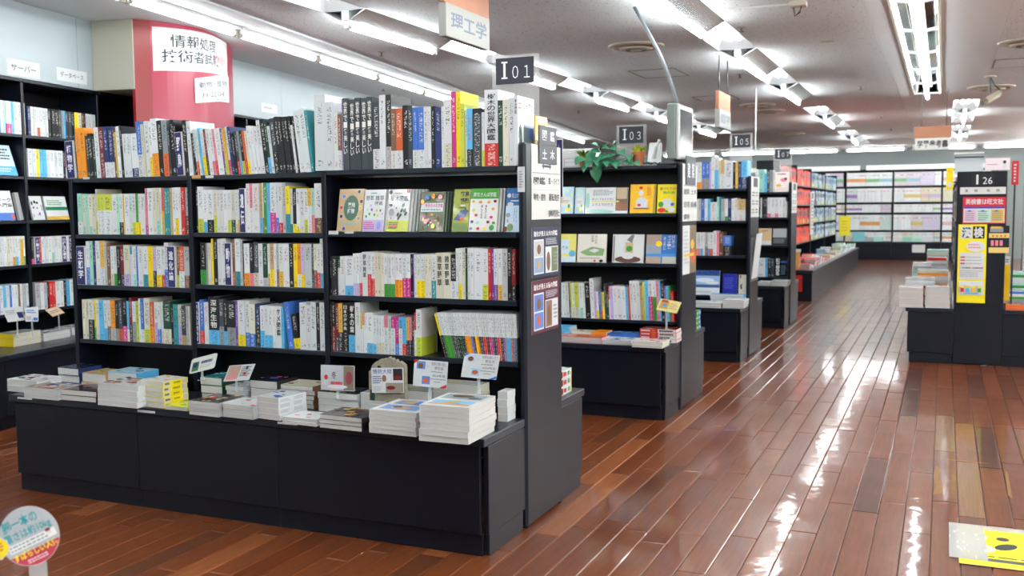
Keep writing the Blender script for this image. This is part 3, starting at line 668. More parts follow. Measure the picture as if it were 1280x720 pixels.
shelf_row('c4 c4 w6.5:k5 y3:g3 c4.5 s6 w4:s3 w4:n3.5 o7.5:A3 k4:a3 d5:O3 k6:m3.5@19.3 s3:w3 R4:k4@19.6 w4.5:a5 l4 w3@19.5 b4:w3@19.5 c8:l3@19.7 O5:o4 w5:v5 w4:b3.5 w4:c3 G10:c3.5@19 k3@17.5 t6@17.5 c5:v5@17.5 d5:N2.5@17 A4@17 c2@17',
    103, 237, 398, YF, .617, .182, 'fourth row, '+WL, GB)
shelf_row('P8@18=へんないきもの b5:r3@19 w5@18 k12:s3@20.5=深海生物 d5:a4@19.5 k4:s3@19.5 k10:a4@19 u3@19 w8:y2.5@19.3 w5:b3@19.3 c6.5:b3@18 B6:k5@18 w5:s4 w4:s3 w5.5:s3 w3 w7=サメ図鑑 s3@17 _5.5 b6@19.5<7 k7:y3@14.5<7 w8@19.5 w4.5@18.5 w6@19.8 k4@19.6 w6@19.8',
    241, 405, 398, YF, .627, .175, 'fourth row, '+WMd, GB)
shelf_row('k4@15.3 k8:k1@15.7 G3:w7@15.7 w6@15.7 w11:s2.5@15.7 w4:v3@16.8 w4:v3@16.8 w3:r3@17 w7@17.5=野草雑草 w4.7:r5@17.5 w4.7:r4@17.5 c4@17.3 c4@17.3 c4@17.3 w4.5:g3 w4.5:g3 w4.5:g3 w5:o4 w5:o4 w5:m4.5 w5:m4.5 k3 u2 w3 w5:y4 w5:y4 c4.2 c4.2 w6:t4 c9.5@17.5=雑草野草 c9.5@17.5=雑草野草 k7:w4 w3@19.3 w4:y3@19.3 c5@19.3 G2@19.3 w4@19.3 w5@19.3 w11@19.3 w7:l3@19.3 r4@19.3 u3@19.3 w5:u3@19.3 w6:Y3@19.3 A7@19.3 k5@19.3 R5:k3@19.3 w9:T5@19.3',
    410, 653, 340, YF, .857, .168, 'third row, '+WR_, GB)
shelf_row('k4:k5@20.3 k4:R5@20.3 R4:d3@19.5 Y5:k4@19.5 k7:k4@20=日本の海水魚 k8.5:s3.5@20=樹木の葉 w6.5@20.3 l2:w6@16 p2.5:w7@16 w2.5@16 w8:s2.5@16.3 w4:s2.5@15.3 w3.2:c3@15.3 w3.2:c3@15.3 w3.2:c3@15.3 p4.6:w7@15.3 T4:w6@15.3 m4.6:w7@15 m4.6:b3@15 s4.6:w7@15 s4.6:r3@15 Y3:k4@15 p3:k4@15 d3:k4@15 r2.5:w6@17 w6.5:l4@18.3',
    410.5, 526, 410, YF, .628, .15, 'fourth row, '+WR_, GB)
# leaning run of thin magazines at the right end of the fourth row
bands = 'k k g g g g d d d k G G k o o o b R y o d d r r k m m d B r O k u a s s O b d'.split()
xa, xb = ony(556, 440, YF).x, GX1-.026
for i, c in enumerate(bands):
    u = i/(len(bands)-1); le = -(15*(1-u)+2*u); x = xa+(xb-xa-.006)*(i/len(bands)); t = (xb-xa)/len(bands)*cos(radians(le))-.0006
    stand_book(x, YF+rng.uniform(0, .004), .6285, t, .14, .178 if i else .175, 'y' if i == 0 else 'w', (c, .52), le, f'thin white magazine with {NAMES[c]} lower half, {nth(i+1)} in the leaning run at right', 'leaning thin magazines on the fourth row', 'magazine')

# ---- cover art helpers
def art(bg, cols, n=14, title=None, tcol='k', seed=0, bars=(), blob=.12, tv=(.72, .9)):
    r = random.Random(seed); p = Print()
    if bg is not None: p.rect(.002, .002, .998, .998, bg)
    for i in range(n):
        c = r.choice(cols); cx, cy = r.uniform(.08, .92), r.uniform(.06, .66 if title else .94)
        s1, s2 = blob*r.uniform(.4, 1), blob*r.uniform(.3, .8); s1, s2 = min(s1, cx-.01, .99-cx), min(s2, cy-.01, .99-cy)
        if s1 > .005 and s2 > .005: p.ell(cx, cy, s1, s2, c, 9)
    for y0, y1, c in bars: p.rect(.002, y0, .998, y1, c)
    if title: p.text(title, .08, tv[0], .92, tv[1], tcol, .015)
    return p
# second row, right bay: face-out field guides leaning back
def face_out(px0, px1, py_top, yb, z, t, h, lean, col, label, group, a, n=1, spine='L', side=None, yt=0):
    x0, x1 = ony(px0, py_top+40, yb).x, ony(px1, py_top+40, yb).x; rx = radians(90-lean); last = None
    for i in range(n):
        o = flat_book((x0+(side or 0)*i, yb+t+i*t*1.04+yt, z+.0006), x1-x0, h, t, 0, spine, col, label if i == 0 else f'{label}, copy {nth(i)} behind it', group, a if i == 0 else None, rx=rx, name='field_guide')
    return last
GF = 'face-out field guides in the nearest bookcase'
ZR2 = 1.11; YB = 3.365
def px_art(fn):
    p = Print(); fn(p); return p
def a1(p):
    p.rect(0, 0, 1, 1, 'N').ell(.52, .55, .3, .3, (44, 96, 70), 20).text('薬用', .38, .56, .66, .68, 'w', .02).text('植物', .38, .42, .66, .54, 'w', .02).lines(.1, .14, .9, .24, 2, (120, 180, 170))
    for i, (x, y, c) in enumerate(((.2, .82, 'b'), (.8, .93, 'd'), (.13, .56, 'r'), (.92, .7, 'R'), (.9, .55, 'Y'), (.16, .35, 'B'), (.86, .3, 'a'), (.3, .06, 'u'))): p.ell(x, y, .075, .055, 'w').ell(x, y, .062, .045, c)
def a2(p):
    p.rect(0, 0, 1, 1, 'w').rect(0, 0, 1, .28, 'v').text('野草', .08, .74, .44, .86, 'd', .01).text('雑草', .52, .74, .94, .86, 'd', .01).text('図鑑', .52, .63, .9, .72, 'd', .01).lines(.05, .05, .6, .24, 4, 'm').ell(.78, .14, .1, .1, (140, 150, 220)).lines(.3, .89, .7, .94, 1, 't')
    for x, y, c in ((.15, .36, 'g'), (.3, .42, 'g'), (.4, .52, 'u'), (.55, .4, 'g'), (.7, .38, 'l'), (.82, .5, 'g'), (.92, .42, 'v'), (.35, .62, 'v'), (.2, .52, 'T'), (.65, .5, 'Y')): p.ell(x, y, .05, .035, c, 8)
def a3(p):
    p.rect(0, 0, 1, 1, 'w').rect(0, 0, 1, .27, 'l').text('樹木図鑑', .1, .72, .92, .85, 'd', .012).lines(.1, .06, .6, .24, 4, 'G').rect(.1, .1, .5, .15, 'O').lines(.3, .88, .7, .93, 1, 'O').ell(.9, .95, .08, .05, 'r').ell(.1, .93, .08, .05, 'G')
    for x, y in ((.72, .62), (.66, .5), (.8, .5), (.5, .4), (.62, .38), (.55, .32), (.86, .42)): p.ell(x, y, .07, .045, 'G', 8, .6)
    p.ell(.2, .45, .12, .09, 'a').ell(.15, .62, .08, .03, 'k').ell(.2, .32, .03, .02, 'R').ell(.42, .55, .03, .02, 'R')
def a4(p):
    p.rect(0, 0, 1, 1, (86, 96, 50)).rect(.02, .5, .98, .72, 'w').text('街歩きの花図鑑', .2, .6, .96, .7, 'm', .012).lines(.06, .52, .9, .58, 1, 't')
    r = random.Random(3)
    for i in range(26): p.ell(r.uniform(.07, .93), r.uniform(.06, .44), r.uniform(.02, .07), r.uniform(.015, .05), r.choice(['g', 'R', 'Y', 'G', 'm', 'p', 'k']), 8)
    for x, y, c in ((.3, .85, 'b'), (.55, .88, 'o'), (.85, .86, 'p'), (.1, .74, 'o'), (.62, .13, 'y'), (.3, .25, 'p')): p.ell(x, y, .09, .065, c, 10)
def a5(p):
    p.rect(0, 0, 1, 1, (150, 158, 40)).text('野鳥', .42, .82, .95, .95, 'k', .03).text('撮影', .42, .66, .95, .79, 'k', .03).rect(.45, .6, .75, .635, 'w').lines(.4, .54, .9, .58, 1, 'k').rect(.02, .02, .98, .2, (110, 140, 60))
    p.poly([(.06, .28), (.3, .4), (.5, .5), (.74, .52), (.9, .46), (.8, .36), (.6, .27), (.35, .26)], (52, 74, 130)).ell(.78, .47, .12, .075, (52, 74, 130)).poly([(.88, .5), (.98, .485), (.9, .46)], 'k').ell(.58, .31, .14, .045, 'O')
def a6(p):
    p.rect(0, 0, 1, 1, (226, 226, 222)).rect(0, .76, 1, 1, (70, 160, 44)).text('草花さんぽ図鑑', .1, .81, .92, .91, 'w', .012)
    for i, t_ in enumerate(('草花さんぽ', '楽しくなる')): p.text(t_, .54-i*.14, .3, .62-i*.14, .62, 'd', .01, True)
    for x, y, c in ((.12, .7, 'Y'), (.38, .68, 'o'), (.68, .68, 'Y'), (.9, .7, 'R'), (.15, .5, 'l'), (.25, .38, 'r'), (.12, .23, 'B'), (.32, .21, 'T'), (.8, .33, 'm'), (.85, .52, 'Y'), (.35, .07, 'r'), (.58, .07, 'y'), (.9, .2, 'g'), (.7, .22, 'R'), (.1, .07, 'a')): p.ell(x, y, .06, .035, c, 9)
    p.ell(.84, .09, .09, .065, (60, 130, 60)).ell(.84, .09, .07, .05, 'g')
def a7(p):
    p.rect(0, 0, 1, 1, (190, 216, 236)).rect(0, .6, 1, 1, (40, 110, 176)).text('見上げて', .34, .78, .95, .88, 'w', .012).ell(.18, .83, .12, .05, 'w').lines(.3, .68, .95, .74, 1, 'w').ell(.3, .63, .2, .05, 'w')
    for i, t_ in enumerate(('くもとそら', 'ときのいろ')): p.text(t_, .7-i*.14, .22, .78-i*.14, .56, 'd', .005, True)
    p.ell(.38, .1, .2, .09, (120, 150, 90)).ell(.08, .06, .12, .06, 'R').ell(.2, .38, .14, .05, 'a').ell(.2, .25, .06, .04, 'p')
for (p0, p1, h, t, c, fn, n, sd, lab) in (
    (420, 451, .172, .016, 'N', a1, 1, 0, 'tan field guide of medicinal plants with green emblem, facing out'),
    (452, 478, .168, .012, 'w', a2, 3, .008, 'white wild grass field guide with lavender band, facing out'),
    (482, 509, .168, .012, 'w', a3, 6, .008, 'white tree field guide with lime band, facing out'),
    (523, 552, .156, .012, 'G', a4, 5, .006, 'flower covered street flower guide with white title strip, facing out'),
    (564, 584, .164, .012, 'l', a5, 1, 0, 'olive bird photography guide with blue bird, facing out'),
    (585, 620, .165, .014, 'w', a6, 3, .007, 'white wildflower walk guide with green top, facing out'),
    (630, 649, .165, .012, 's', a7, 1, 0, 'sky blue guide with clouds at right end, facing out')):
    face_out(p0, p1, 225, YB, ZR2, t, h, 11, c, lab+' on second row', GF, px_art(fn), n, 'L', sd)
# ============================================================ stacks on the table ledge of the nearest bookcase
GS = 'books stacked flat on the table ledge'
def stack(px0, py, px1, zt, depth, n, t, col, lab, group=GS, spine='R', a=None, yaw=0, width=None, jit=.003, cols=None, p=None, yfix=None, sp=None):
    """n flat books; front-left bottom corner at the photo point on the ledge"""
    p0 = onz(px0, py, zt) if p is None else Vector(p)
    if yfix is not None: p0 = ony(px0, py, yfix); p0.z = zt
    w = width or (ony(px1, py, p0.y).x-p0.x); z = zt
    for i in range(n):
        top = i == n-1; c = (cols[i % len(cols)] if cols else col); tt = t*rng.uniform(.94, 1.06)
        l = f'{lab}, topmost of its stack' if top and n > 1 else (lab if n == 1 else f'{lab}, {nth(n-i)} from the top of its stack')
        flat_book((p0.x+rng.uniform(-jit, jit), p0.y+rng.uniform(0, jit*2), z+.0006), w, depth, tt-.0006, yaw+rng.uniform(-.015, .015), spine, c, l, group, a if top else None, name='magazine' if t < .0145 else ('calendar' if 'calendar' in lab else 'stacked_book'), cat='magazine' if t < .0145 else ('calendar' if 'calendar' in lab else 'book'), sp=sp)
        z += tt
    return Vector((p0.x+w/2, p0.y+depth/2, z))
ZT = .42
# front row, left to right
stack(8, 489, 46, ZT, .14, 2, .026, 'w', 'white paperback with dark photo cover at left end of ledge', a=art('w', ['p', 'k', 'd', 'R', 'w'], 22, None, seed=1, blob=.16))
stack(30, 497, 72, ZT, .13, 4, .0115, 'A', 'thin colourful magazine in the second front stack from left', a=art((150, 130, 120), ['p', 'Y', 'T', 'a', 'd', 'b', 'w'], 26, seed=2))
stack(76, 500, 120, ZT, .14, 2, .022, 'k', 'black and red photo book in the third front stack from left', a=art('k', ['d', 'R', 'a', 'k', 'r'], 18, seed=3))
stack(122, 506, 172, ZT, .15, 4, .0225, 'w', 'thick white illustrated book with rust edges in the fourth front stack', a=art('w', ['n', 'O', 'a', 'w', 'T', 'd'], 24, seed=4))
stack(176, 507.5, 207, ZT, .125, 5, .021, 'y', 'yellow spined paperback in the tall stack by the round-cornered card', a=art('w', ['y', 'p', 's', 'w', 'l'], 16, seed=5), yaw=-.1, spine='R', sp=lambda p: (p.rect(.01, .05, .3, .95, (214, 206, 150)), p.lines(.06, .25, .26, .75, 1, 'd', .8), p.rect(.78, .05, .97, .95, 'A'), p.lines(.4, .3, .7, .7, 1, (150, 140, 20), .8)))
stack(205, 512, 232, ZT, .12, 2, .008, 'l', 'thin lime magazine lying between yellow stack and leopard stack', a=art('l', ['g', 'b', 'y', 'l'], 10, seed=6))
stack(236, 518, 274, ZT, .16, 4, .0135, 'A', 'magazine with leopard cover in front of the second card', a=art((70, 66, 64), ['N', 'r', 'k', 'd', 'N', 'p'], 24, seed=7), yaw=-.03)
stack(278, 521, 317, ZT, .13, 6, .0085, 'A', 'thin pale magazine with red cover marks', a=art('w', ['r', 'A', 'p', 'w'], 10, seed=8), yaw=-.04)
stack(321, 523, 351, ZT, .15, 4, .0205, 'w', 'white thick book with blue cover in the stack left of the bay joint', a=art('w', ['b', 's', 'w', 'A'], 14, seed=9), yaw=-.12, sp=lambda p: (p.lines(.05, .2, .4, .8, 2, 'A', .7), p.rect(.46, .05, .5, .95, 'w'), p.lines(.54, .2, .95, .8, 2, 'A', .7)))
stack(352, 529, 396, ZT, .12, 2, .012, 'w', 'white magazine with crimson blot in the low stack', a=art('w', ['r', 'w', 'A', 'p'], 6, seed=10), yaw=-.05)
stack(399, 535, 454, ZT, .14, 3, .0165, 'k', 'dark food photo book in the stack below the winter card', a=art((66, 64, 62), ['N', 'R', 'k', 'd', 'Y'], 20, seed=11), yaw=-.04)
ca = px_art(lambda p: (p.rect(0, 0, 1, 1, 'w'), p.rect(.1, .14, .9, .5, (120, 160, 214)), p.rect(.14, .58, .88, .92, (140, 150, 170)), p.ell(.5, .3, .22, .1, 'N'), p.ell(.55, .76, .25, .1, 'N'), p.ell(.4, .34, .1, .07, 'n'), p.rect(.55, .6, .7, .9, (90, 130, 200))))
stack(461, 541, 520, ZT, .2, 5, .0165, 'w', 'wrapped calendar with cat photos in the stack left of the corner stack', a=ca, spine='L', yaw=-.02)
cb = px_art(lambda p: (p.rect(0, 0, 1, 1, 'w'), p.rect(.08, .1, .92, .44, (130, 186, 220)), p.rect(.08, .1, .92, .2, (210, 150, 100)), p.rect(.08, .56, .92, .92, (150, 164, 170)), p.ell(.45, .78, .22, .09, 'n'), p.ell(.75, .66, .14, .06, 'd'), p.ell(.5, .3, .16, .05, 'Y')))
stack(524, 551, 585, ZT, .225, 6, .021, 'w', 'wrapped calendar with landscape photos in the corner stack', a=cb, spine='L', yaw=.02)
# back row, against the bookcase
def back_stack(px0, px1, y, top_py, n, col, lab, depth=.13, spine='R', a=None, cols=None):
    a0 = ony(px0, top_py, y); b0 = ony(px1, top_py, y); t = (a0.z-ZT)/n
    return stack(0, 0, 0, ZT, depth, n, t, col, lab, spine=spine, a=a, width=b0.x-a0.x, p=(a0.x, y, ZT), cols=cols)
back_stack(72, 98, 3.165, 459, 3, 'B', 'thick black and blue book at the back behind the left stacks', a=art('k', ['b', 'k', 'd', 'b'], 10, seed=21))
back_stack(101, 131, 3.17, 465, 2, 'N', 'tan covered book at the back behind the black stack', a=art('N', ['l', 'n', 'Y', 'T'], 12, seed=22))
back_stack(134, 170, 3.18, 464, 2, 's', 'sky blue covered book at the back behind the rust edged stack', a=art((170, 206, 226), ['s', 'w', 'n', 'w'], 14, seed=23))
back_stack(250, 277, 3.17, 470, 3, 'G', 'green edged book in the back stack under the round-cornered card', a=art('t', ['T', 'w', 'G'], 10, seed=24))
back_stack(282, 305, 3.165, 482, 4, 'A', 'grey book in the back stack under the portrait card', a=art('A', ['w', 'd'], 8, seed=31))
back_stack(312, 346, 3.175, 476, 3, 'w', 'white book with dark purple cover in the back stack', a=art('k', ['B', 'm', 'k', 'b'], 14, seed=25), cols=['w', 'w', 'k'])
back_stack(350, 392, 3.2, 481, 5, 'n', 'brown spined book with cream cover in the back stack', a=art('c', ['n', 'c', 'N'], 8, seed=26))
back_stack(396, 446, 3.175, 489, 3, 'A', 'wrapped magazine in the back stack carrying the winter card', a=art('d', ['Y', 'k', 'a'], 8, seed=27))
back_stack(450, 482, 3.185, 491, 2, 'w', 'white thick book in the back stack carrying the crocodile card', a=art('A', ['w', 'r'], 4, seed=28))
back_stack(485, 535, 3.215, 487, 3, 'w', 'white boxed book in the back stack behind the cat calendar', a=art('A', ['l', 'w', 'g'], 6, seed=29))
back_stack(540, 598, 3.245, 478, 4, 'c', 'pale book with yellow and maroon cover in the back stack', a=art('A', ['y', 'm', 'a', 'w'], 8, seed=30), depth=.09)
back_stack(622, 634, 3.262, 488, 4, 'w', 'white book in the narrow stack behind the corner stack', depth=.075)

# ---- pop cards on clear stands
GP = 'handwritten cards standing on the ledge stacks'
def card(q, y, label, fn, zbase, rnd=0, lean=0, stem=True):
    """q: four photo corners (bl, br, tr, tl) on a plane y"""
    P = [ony(px, py, y) for px, py in q]; t = thing('pop_card', label, 'card', (sum(p.x for p in P)/4, y, zbase), GP)
    U, V = P[1]-P[0], P[3]-P[0]
    if rnd:
        pts = []; cx = [(rnd, rnd, pi), (1-rnd, rnd, 1.5*pi), (1-rnd, 1-rnd, 0), (rnd, 1-rnd, .5*pi)]
        for a_, b_, st in cx:
            for k in range(5): pts.append((a_+rnd*cos(st+k*pi/8), b_+rnd*sin(st+k*pi/8)))
    else: pts = [(0, 0), (1, 0), (1, 1), (0, 1)]
    n = U.cross(V).normalized(); m = MB(); N0 = len(pts)
    vs = [P[0]+U*u+V*v for u, v in pts]; m.add(vs+[v-n*.0012 for v in vs], [tuple(range(N0)), tuple(range(N0, 2*N0))[::-1]]+[(i, N0+i, N0+(i+1) % N0, (i+1) % N0) for i in range(N0)])
    m.build('card', 'paper', t)
    p = Print(); fn(p); p.build('print', t, P[0]+n*.0001, U, V, .00006)
    bot = (P[0]+P[1])/2
    if stem and bot.z-zbase > .004:
        part('stem', (bot.x-.006, y+.0025, zbase), (bot.x+.006, y+.0045, bot.z+.02), 'acrylic_box', t, 0)
        part('stand_foot', (bot.x-.014, y-.012, zbase), (bot.x+.014, y+.018, zbase+.0015), 'acrylic_box', t, 0)
    return t
card([(236, 468), (268, 460), (271, 441), (240, 449)], 3.16, 'white card with rounded corners and a small green picture, sky blue rim', lambda p: (p.rect(.04, .05, .96, .95, 'w'), p.rect(.08, .12, .34, .72, (70, 120, 70)), p.ell(.2, .5, .09, .17, 'B'), p.lines(.42, .5, .9, .72, 1, 'B', .8), p.lines(.4, .2, .9, .44, 3, 'A')), onz(250, 480, .51).z, .12)
card([(279, 477), (311, 475), (321, 455), (287, 457)], 3.15, 'white card with a portrait photo and small icons tilted over the stacks', lambda p: (p.rect(.04, .08, .5, .95, (190, 160, 150)), p.ell(.3, .5, .14, .26, (206, 150, 140)), p.rect(.04, .08, .5, .2, 'p'), p.lines(.55, .25, .95, .9, 6, 'd'), p.rect(.7, .7, .78, .9, 'B'), p.rect(.68, .35, .78, .5, 'r')), .478)
card([(401, 487), (443, 489), (444, 461), (401, 456)], 3.165, 'photo card with red berries and winter lettering 冬 on the middle stack', lambda p: (p.rect(0, 0, 1, 1, (186, 188, 194)), p.rect(.68, .02, .98, .98, (128, 118, 96)), p.ell(.84, .5, .1, .26, (150, 60, 74)), p.ell(.16, .52, .06, .1, 'r'), p.text('冬', .32, .45, .47, .75, 'k', .01), p.lines(.3, .2, .66, .38, 1, 'r', .7), p.lines(.04, .2, .24, .4, 3, 'w'), p.ell(.5, .15, .3, .08, (214, 214, 220))), .478)
card([(465, 491), (505, 491), (506, 460), (464, 460)], 3.165, 'white card reading 情熱大陸 with small photos before the crocodile book', lambda p: (p.text('情熱大陸', .04, .76, .64, .95, (70, 90, 170), .005), p.lines(.04, .36, .34, .7, 4, (90, 100, 150)), p.rect(.68, .5, .97, .96, (50, 40, 40)), p.ell(.82, .6, .12, .08, 'R'), p.ell(.4, .58, .07, .14, (150, 100, 80)), p.rect(.44, .02, .98, .4, (150, 140, 124)), p.ell(.6, .2, .14, .08, 'R'), p.lines(.05, .06, .36, .28, 4, 'A')), .478, 0, 0, False)
def catcard(p, c1, c2, l1, l2, strip):
    p.rect(.08, .66, .34, .95, c1).ell(.2, .78, .08, .1, 'n').rect(.26, .1, .5, .4, c2).ell(.38, .24, .09, .09, 'O').lines(.38, .76, .44, .8, 1, 'a')
    p.text(l1, .52, .82, .96, .95, (110, 70, 90) if strip == 'r' else (80, 84, 130), 0).text(l2, .62, .67, .88, .79, (110, 70, 90) if strip == 'r' else (80, 84, 130), 0).lines(.52, .55, .96, .63, 1, 'a').text('2024年版', .56, .4, .94, .5, 'd', 0).lines(.52, .28, .96, .36, 1, 'a').lines(.62, .18, .88, .25, 1, 'a')
    p.poly([(0, .84), (0, 1), (.16, 1)], strip).poly([(.78, 0), (1, .16), (1, .04), (.92, 0)], strip)
card([(516, 482), (558, 486), (561, 451), (518, 449)], 3.19, 'white card with two small bird and cat photos and red corner strips', lambda p: catcard(p, (96, 136, 206), (90, 130, 210), '世界の飼い猫と', '野生猫', 'r'), .492)
card([(576, 471), (620, 475), (624, 446), (581, 441)], 3.2, 'white card with two small dog photos and blue corner strips', lambda p: catcard(p, (190, 200, 220), (150, 200, 226), '世界の飼い犬と', '野生犬', 'b'), .505)
# crocodile face-out book behind its card
cro = thing('book', 'book with a crocodile photo jacket cut to the crocodile outline, behind the white card', 'book', tuple(ony(485, 491, 3.19)))
P0, P1 = ony(461, 491, 3.185), ony(506, 491, 3.185); zb = .478; W_, H_ = P1.x-P0.x, ony(480, 447, 3.185).z-zb
out = [(0, 0), (1, 0), (1, .8), (.985, .86), (.95, .88), (.92, .9), (.86, .93), (.8, .91), (.76, .97), (.7, .93), (.66, 1.0), (.6, .98), (.56, 1.02), (.5, .95), (.44, .98), (.4, .94), (.34, .96), (.28, .92), (.22, .9), (.16, .86), (.1, .8), (.06, .7), (0, .66)]
m = MB(); V_ = [Vector((P0.x+u*W_, 3.187, zb+v*H_)) for u, v in out]; k = len(out)
m.add(V_+[v+Vector((0, .02, 0)) for v in V_], [tuple(range(k)), tuple(range(k, 2*k))[::-1]]+[(i, (i+1) % k, k+(i+1) % k, k+i) for i in range(k)]).build('cover', 'croc', cro)
p = Print().rect(.03, 0, .16, .25, 'G'); p.ell(.3, .78, .05, .03, 'k')
for i in range(9): p.poly([(.1+i*.06, .7), (.13+i*.06, .7), (.115+i*.06, .64)], 'w')
p.build('cover_print', cro, (P0.x, 3.1865, zb), (W_, 0, 0), (0, 0, H_), .0001)

# ============================================================ aisle face of the nearest end panel: directory sheet, plates, posters
XE = GX1+.0082
def xr(px0, py0, px1, py1, x=XE):
    a, b = onx(px0, (py0+py1)/2, x), onx(px1, (py0+py1)/2, x); return a.y, b.y, onx((px0+px1)/2, py1, x).z, onx((px0+px1)/2, py0, x).z
def sheet(name, label, cat, y0, y1, z0, z1, material, fn, x=XE, th=.0015, group=None, parent=None):
    t = thing(name, label, cat, (x, (y0+y1)/2, z0), group) if parent is None else parent
    part('board', (x, y0, z0), (x+th, y1, z1), material, t, 0)
    p = Print(); fn(p); p.build('print', t, (x+th, y0, z0), (0, y1-y0, 0), (0, 0, z1-z0), .0002); return t
def directory(cells):
    def f(p):
        for i in range(1, 3): p.rect(.02, .62-(i-1)*.22-.004, .98, .62-(i-1)*.22, 'A')
        p.rect(.02, .62, .98, .63, 'a').rect(.49, .0, .495, .62, 'A')
        p.poly([(.34, .72), (.4, .77), (.4, .735), (.6, .735), (.6, .77), (.66, .72), (.6, .67), (.6, .705), (.4, .705), (.4, .67)], 'd')
        for (u, v), t_ in cells.items(): p.text(t_, .06+u*.5, .47-v*.22, .45+u*.5, .57-v*.22, 'd', .012)
    return f
y0, y1, z0, z1 = xr(664, 178.5, 700, 274); y1 = min(y1, 3.716); y0 = max(y0, 3.36); z1 = 1.437
sheet('directory_sheet', 'white directory sheet listing subjects on the nearest end panel', 'sign', y0, y1, z0, z1, 'white_board', directory({(0, 0): '図鑑', (1, 0): '車・バイク', (0, 1): '動物・植物', (1, 1): '運転免許', (1, 2): '自動車整備士'}))
def plate(label, y0, y1, z0, z1, text, x=XE+.003, group='small dark subject plates on the end panels'):
    return sheet('subject_plate', label, 'sign', y0, y1, z0, z1, 'plate_dark', lambda p: p.text(text[0], .16, .24, .42, .78, (235, 235, 238), .015).text(text[1], .6, .24, .86, .78, (235, 235, 238), .015), x, .004, group)
y0, y1, z0, z1 = xr(673, 182, 695, 205, XE+.003); plate('dark plate reading 土木 on the nearest end panel', y0, y1, z0, z1, '土木')
a0, a1_, b0, b1 = xr(672, 158, 694, 181, XE+.003); plate('dark plate reading 図鑑 standing above the nearest end panel', y0, y1, z1+.001, z1+.001+(z1-z0), '図鑑')
GPST = 'animal guide posters on the nearest end panel'
def poster(bg, animal):
    def f(p):
        p.rect(0, 0, 1, 1, bg).text(f'進化が見える{animal}の図鑑', .06, .82, .94, .93, (238, 234, 230), .02).rect(.06, .06, .42, .76, 'w').rect(.08, .42, .4, .73, (190, 190, 190) if animal == '犬' else (90, 120, 190)).rect(.08, .09, .4, .39, (130, 160, 190) if animal == '犬' else (96, 130, 200))
        p.ell(.24, .56, .07, .1, 'n').ell(.24, .24, .06, .1, 'O' if animal == '猫' else 'N').rect(.47, .06, .95, .6, 'w').rect(.7 if animal == '犬' else .49, .08, .93 if animal == '犬' else .72, .58, (110, 124, 80) if animal == '犬' else (140, 110, 90)).ell(.58 if animal == '犬' else .61, .3, .07, .2, 'n').lines(.48, .64, .94, .78, 5, (190, 190, 200)).lines(.76, .2, .92, .5, 4, 'a')
    return f
y0, y1, z0, z1 = xr(664.5, 284, 698, 345); sheet('animal_poster', 'navy poster for a dog evolution guide on the nearest end panel', 'poster', y0, y1, z0, z1, 'paper', poster((38, 44, 74), '犬'), group=GPST)
y0, y1, z0, z1 = xr(664.5, 349, 698, 414); sheet('animal_poster', 'maroon poster for a cat evolution guide on the nearest end panel', 'poster', y0, y1, z0, z1, 'paper', poster((92, 30, 52), '猫'), group=GPST)
# small white card on the front edge of the end panel
a, b = ony(653.8, 240, 3.344), ony(663, 208, 3.344)
t = thing('edge_card', 'small white printed card on the front edge of the nearest end panel', 'card', (a.x, 3.344, a.z)); part('card', (GX1-.022, 3.3432, a.z), (GX1+.006, 3.3447, b.z), 'paper', t, 0)
Print().lines(.2, .15, .8, .85, 7, 'a').build('print', t, (GX1-.022, 3.3431, a.z), (.028, 0, 0), (0, 0, b.z-a.z))

# ============================================================ number signs on clear stands (I 01, I 03, I 05, I 07)
def number_sign(q, y, num, ztop, label, roman=True):
    """q: photo box of the dark plate; clear acrylic panel behind it stands on the bookcase"""
    a, b = ony(q[0], q[3], y), ony(q[2], q[1], y); t = thing('number_sign', label, 'sign', ((a.x+b.x)/2, y, ztop), 'shelf number signs')
    part('acrylic_panel', (a.x-.018, y+.004, ztop), (min(b.x+.02, GX1-.0235) if y > 7 else b.x+.02, y+.007, b.z+.01), 'acrylic', t, 0)
    part('plate', (a.x, y, a.z), (b.x, y+.0035, b.z), 'plate_dark', t, 0); w, h = b.x-a.x, b.z-a.z
    p = Print()
    if roman: p.rect(.2, .2, .26, .86, (240, 240, 242)).rect(.15, .8, .31, .86, (240, 240, 242)).rect(.15, .2, .31, .26, (240, 240, 242))
    p.text(num, .44, .2, .9, .68, (240, 240, 242), -.008); p.build('lettering', t, (a.x, y-.0002, a.z), (w, 0, 0), (0, 0, h)); return t
number_sign((620, 70, 667, 106), 3.6, '０１', 1.358, 'dark number sign I 01 on a clear panel above the nearest bookcase')
number_sign((774, 157.5, 804, 179.5), 5.93, '０３', 1.447, 'dark number sign I 03 on a clear panel above the second bookcase')
number_sign((915, 168, 938, 184.5), 8.17, '０５', 1.3435, 'dark number sign I 05 on a clear panel above the third bookcase')
number_sign((969, 186, 988, 199), 10.45, '０７', 1.3435, 'dark number sign I 07 on a clear panel above the fourth bookcase')

# extra loose books behind the end panel top (tree guide showing its cover, yellow booklet, navy subject strip)
x0_ = ony(648, 120, 3.42).x
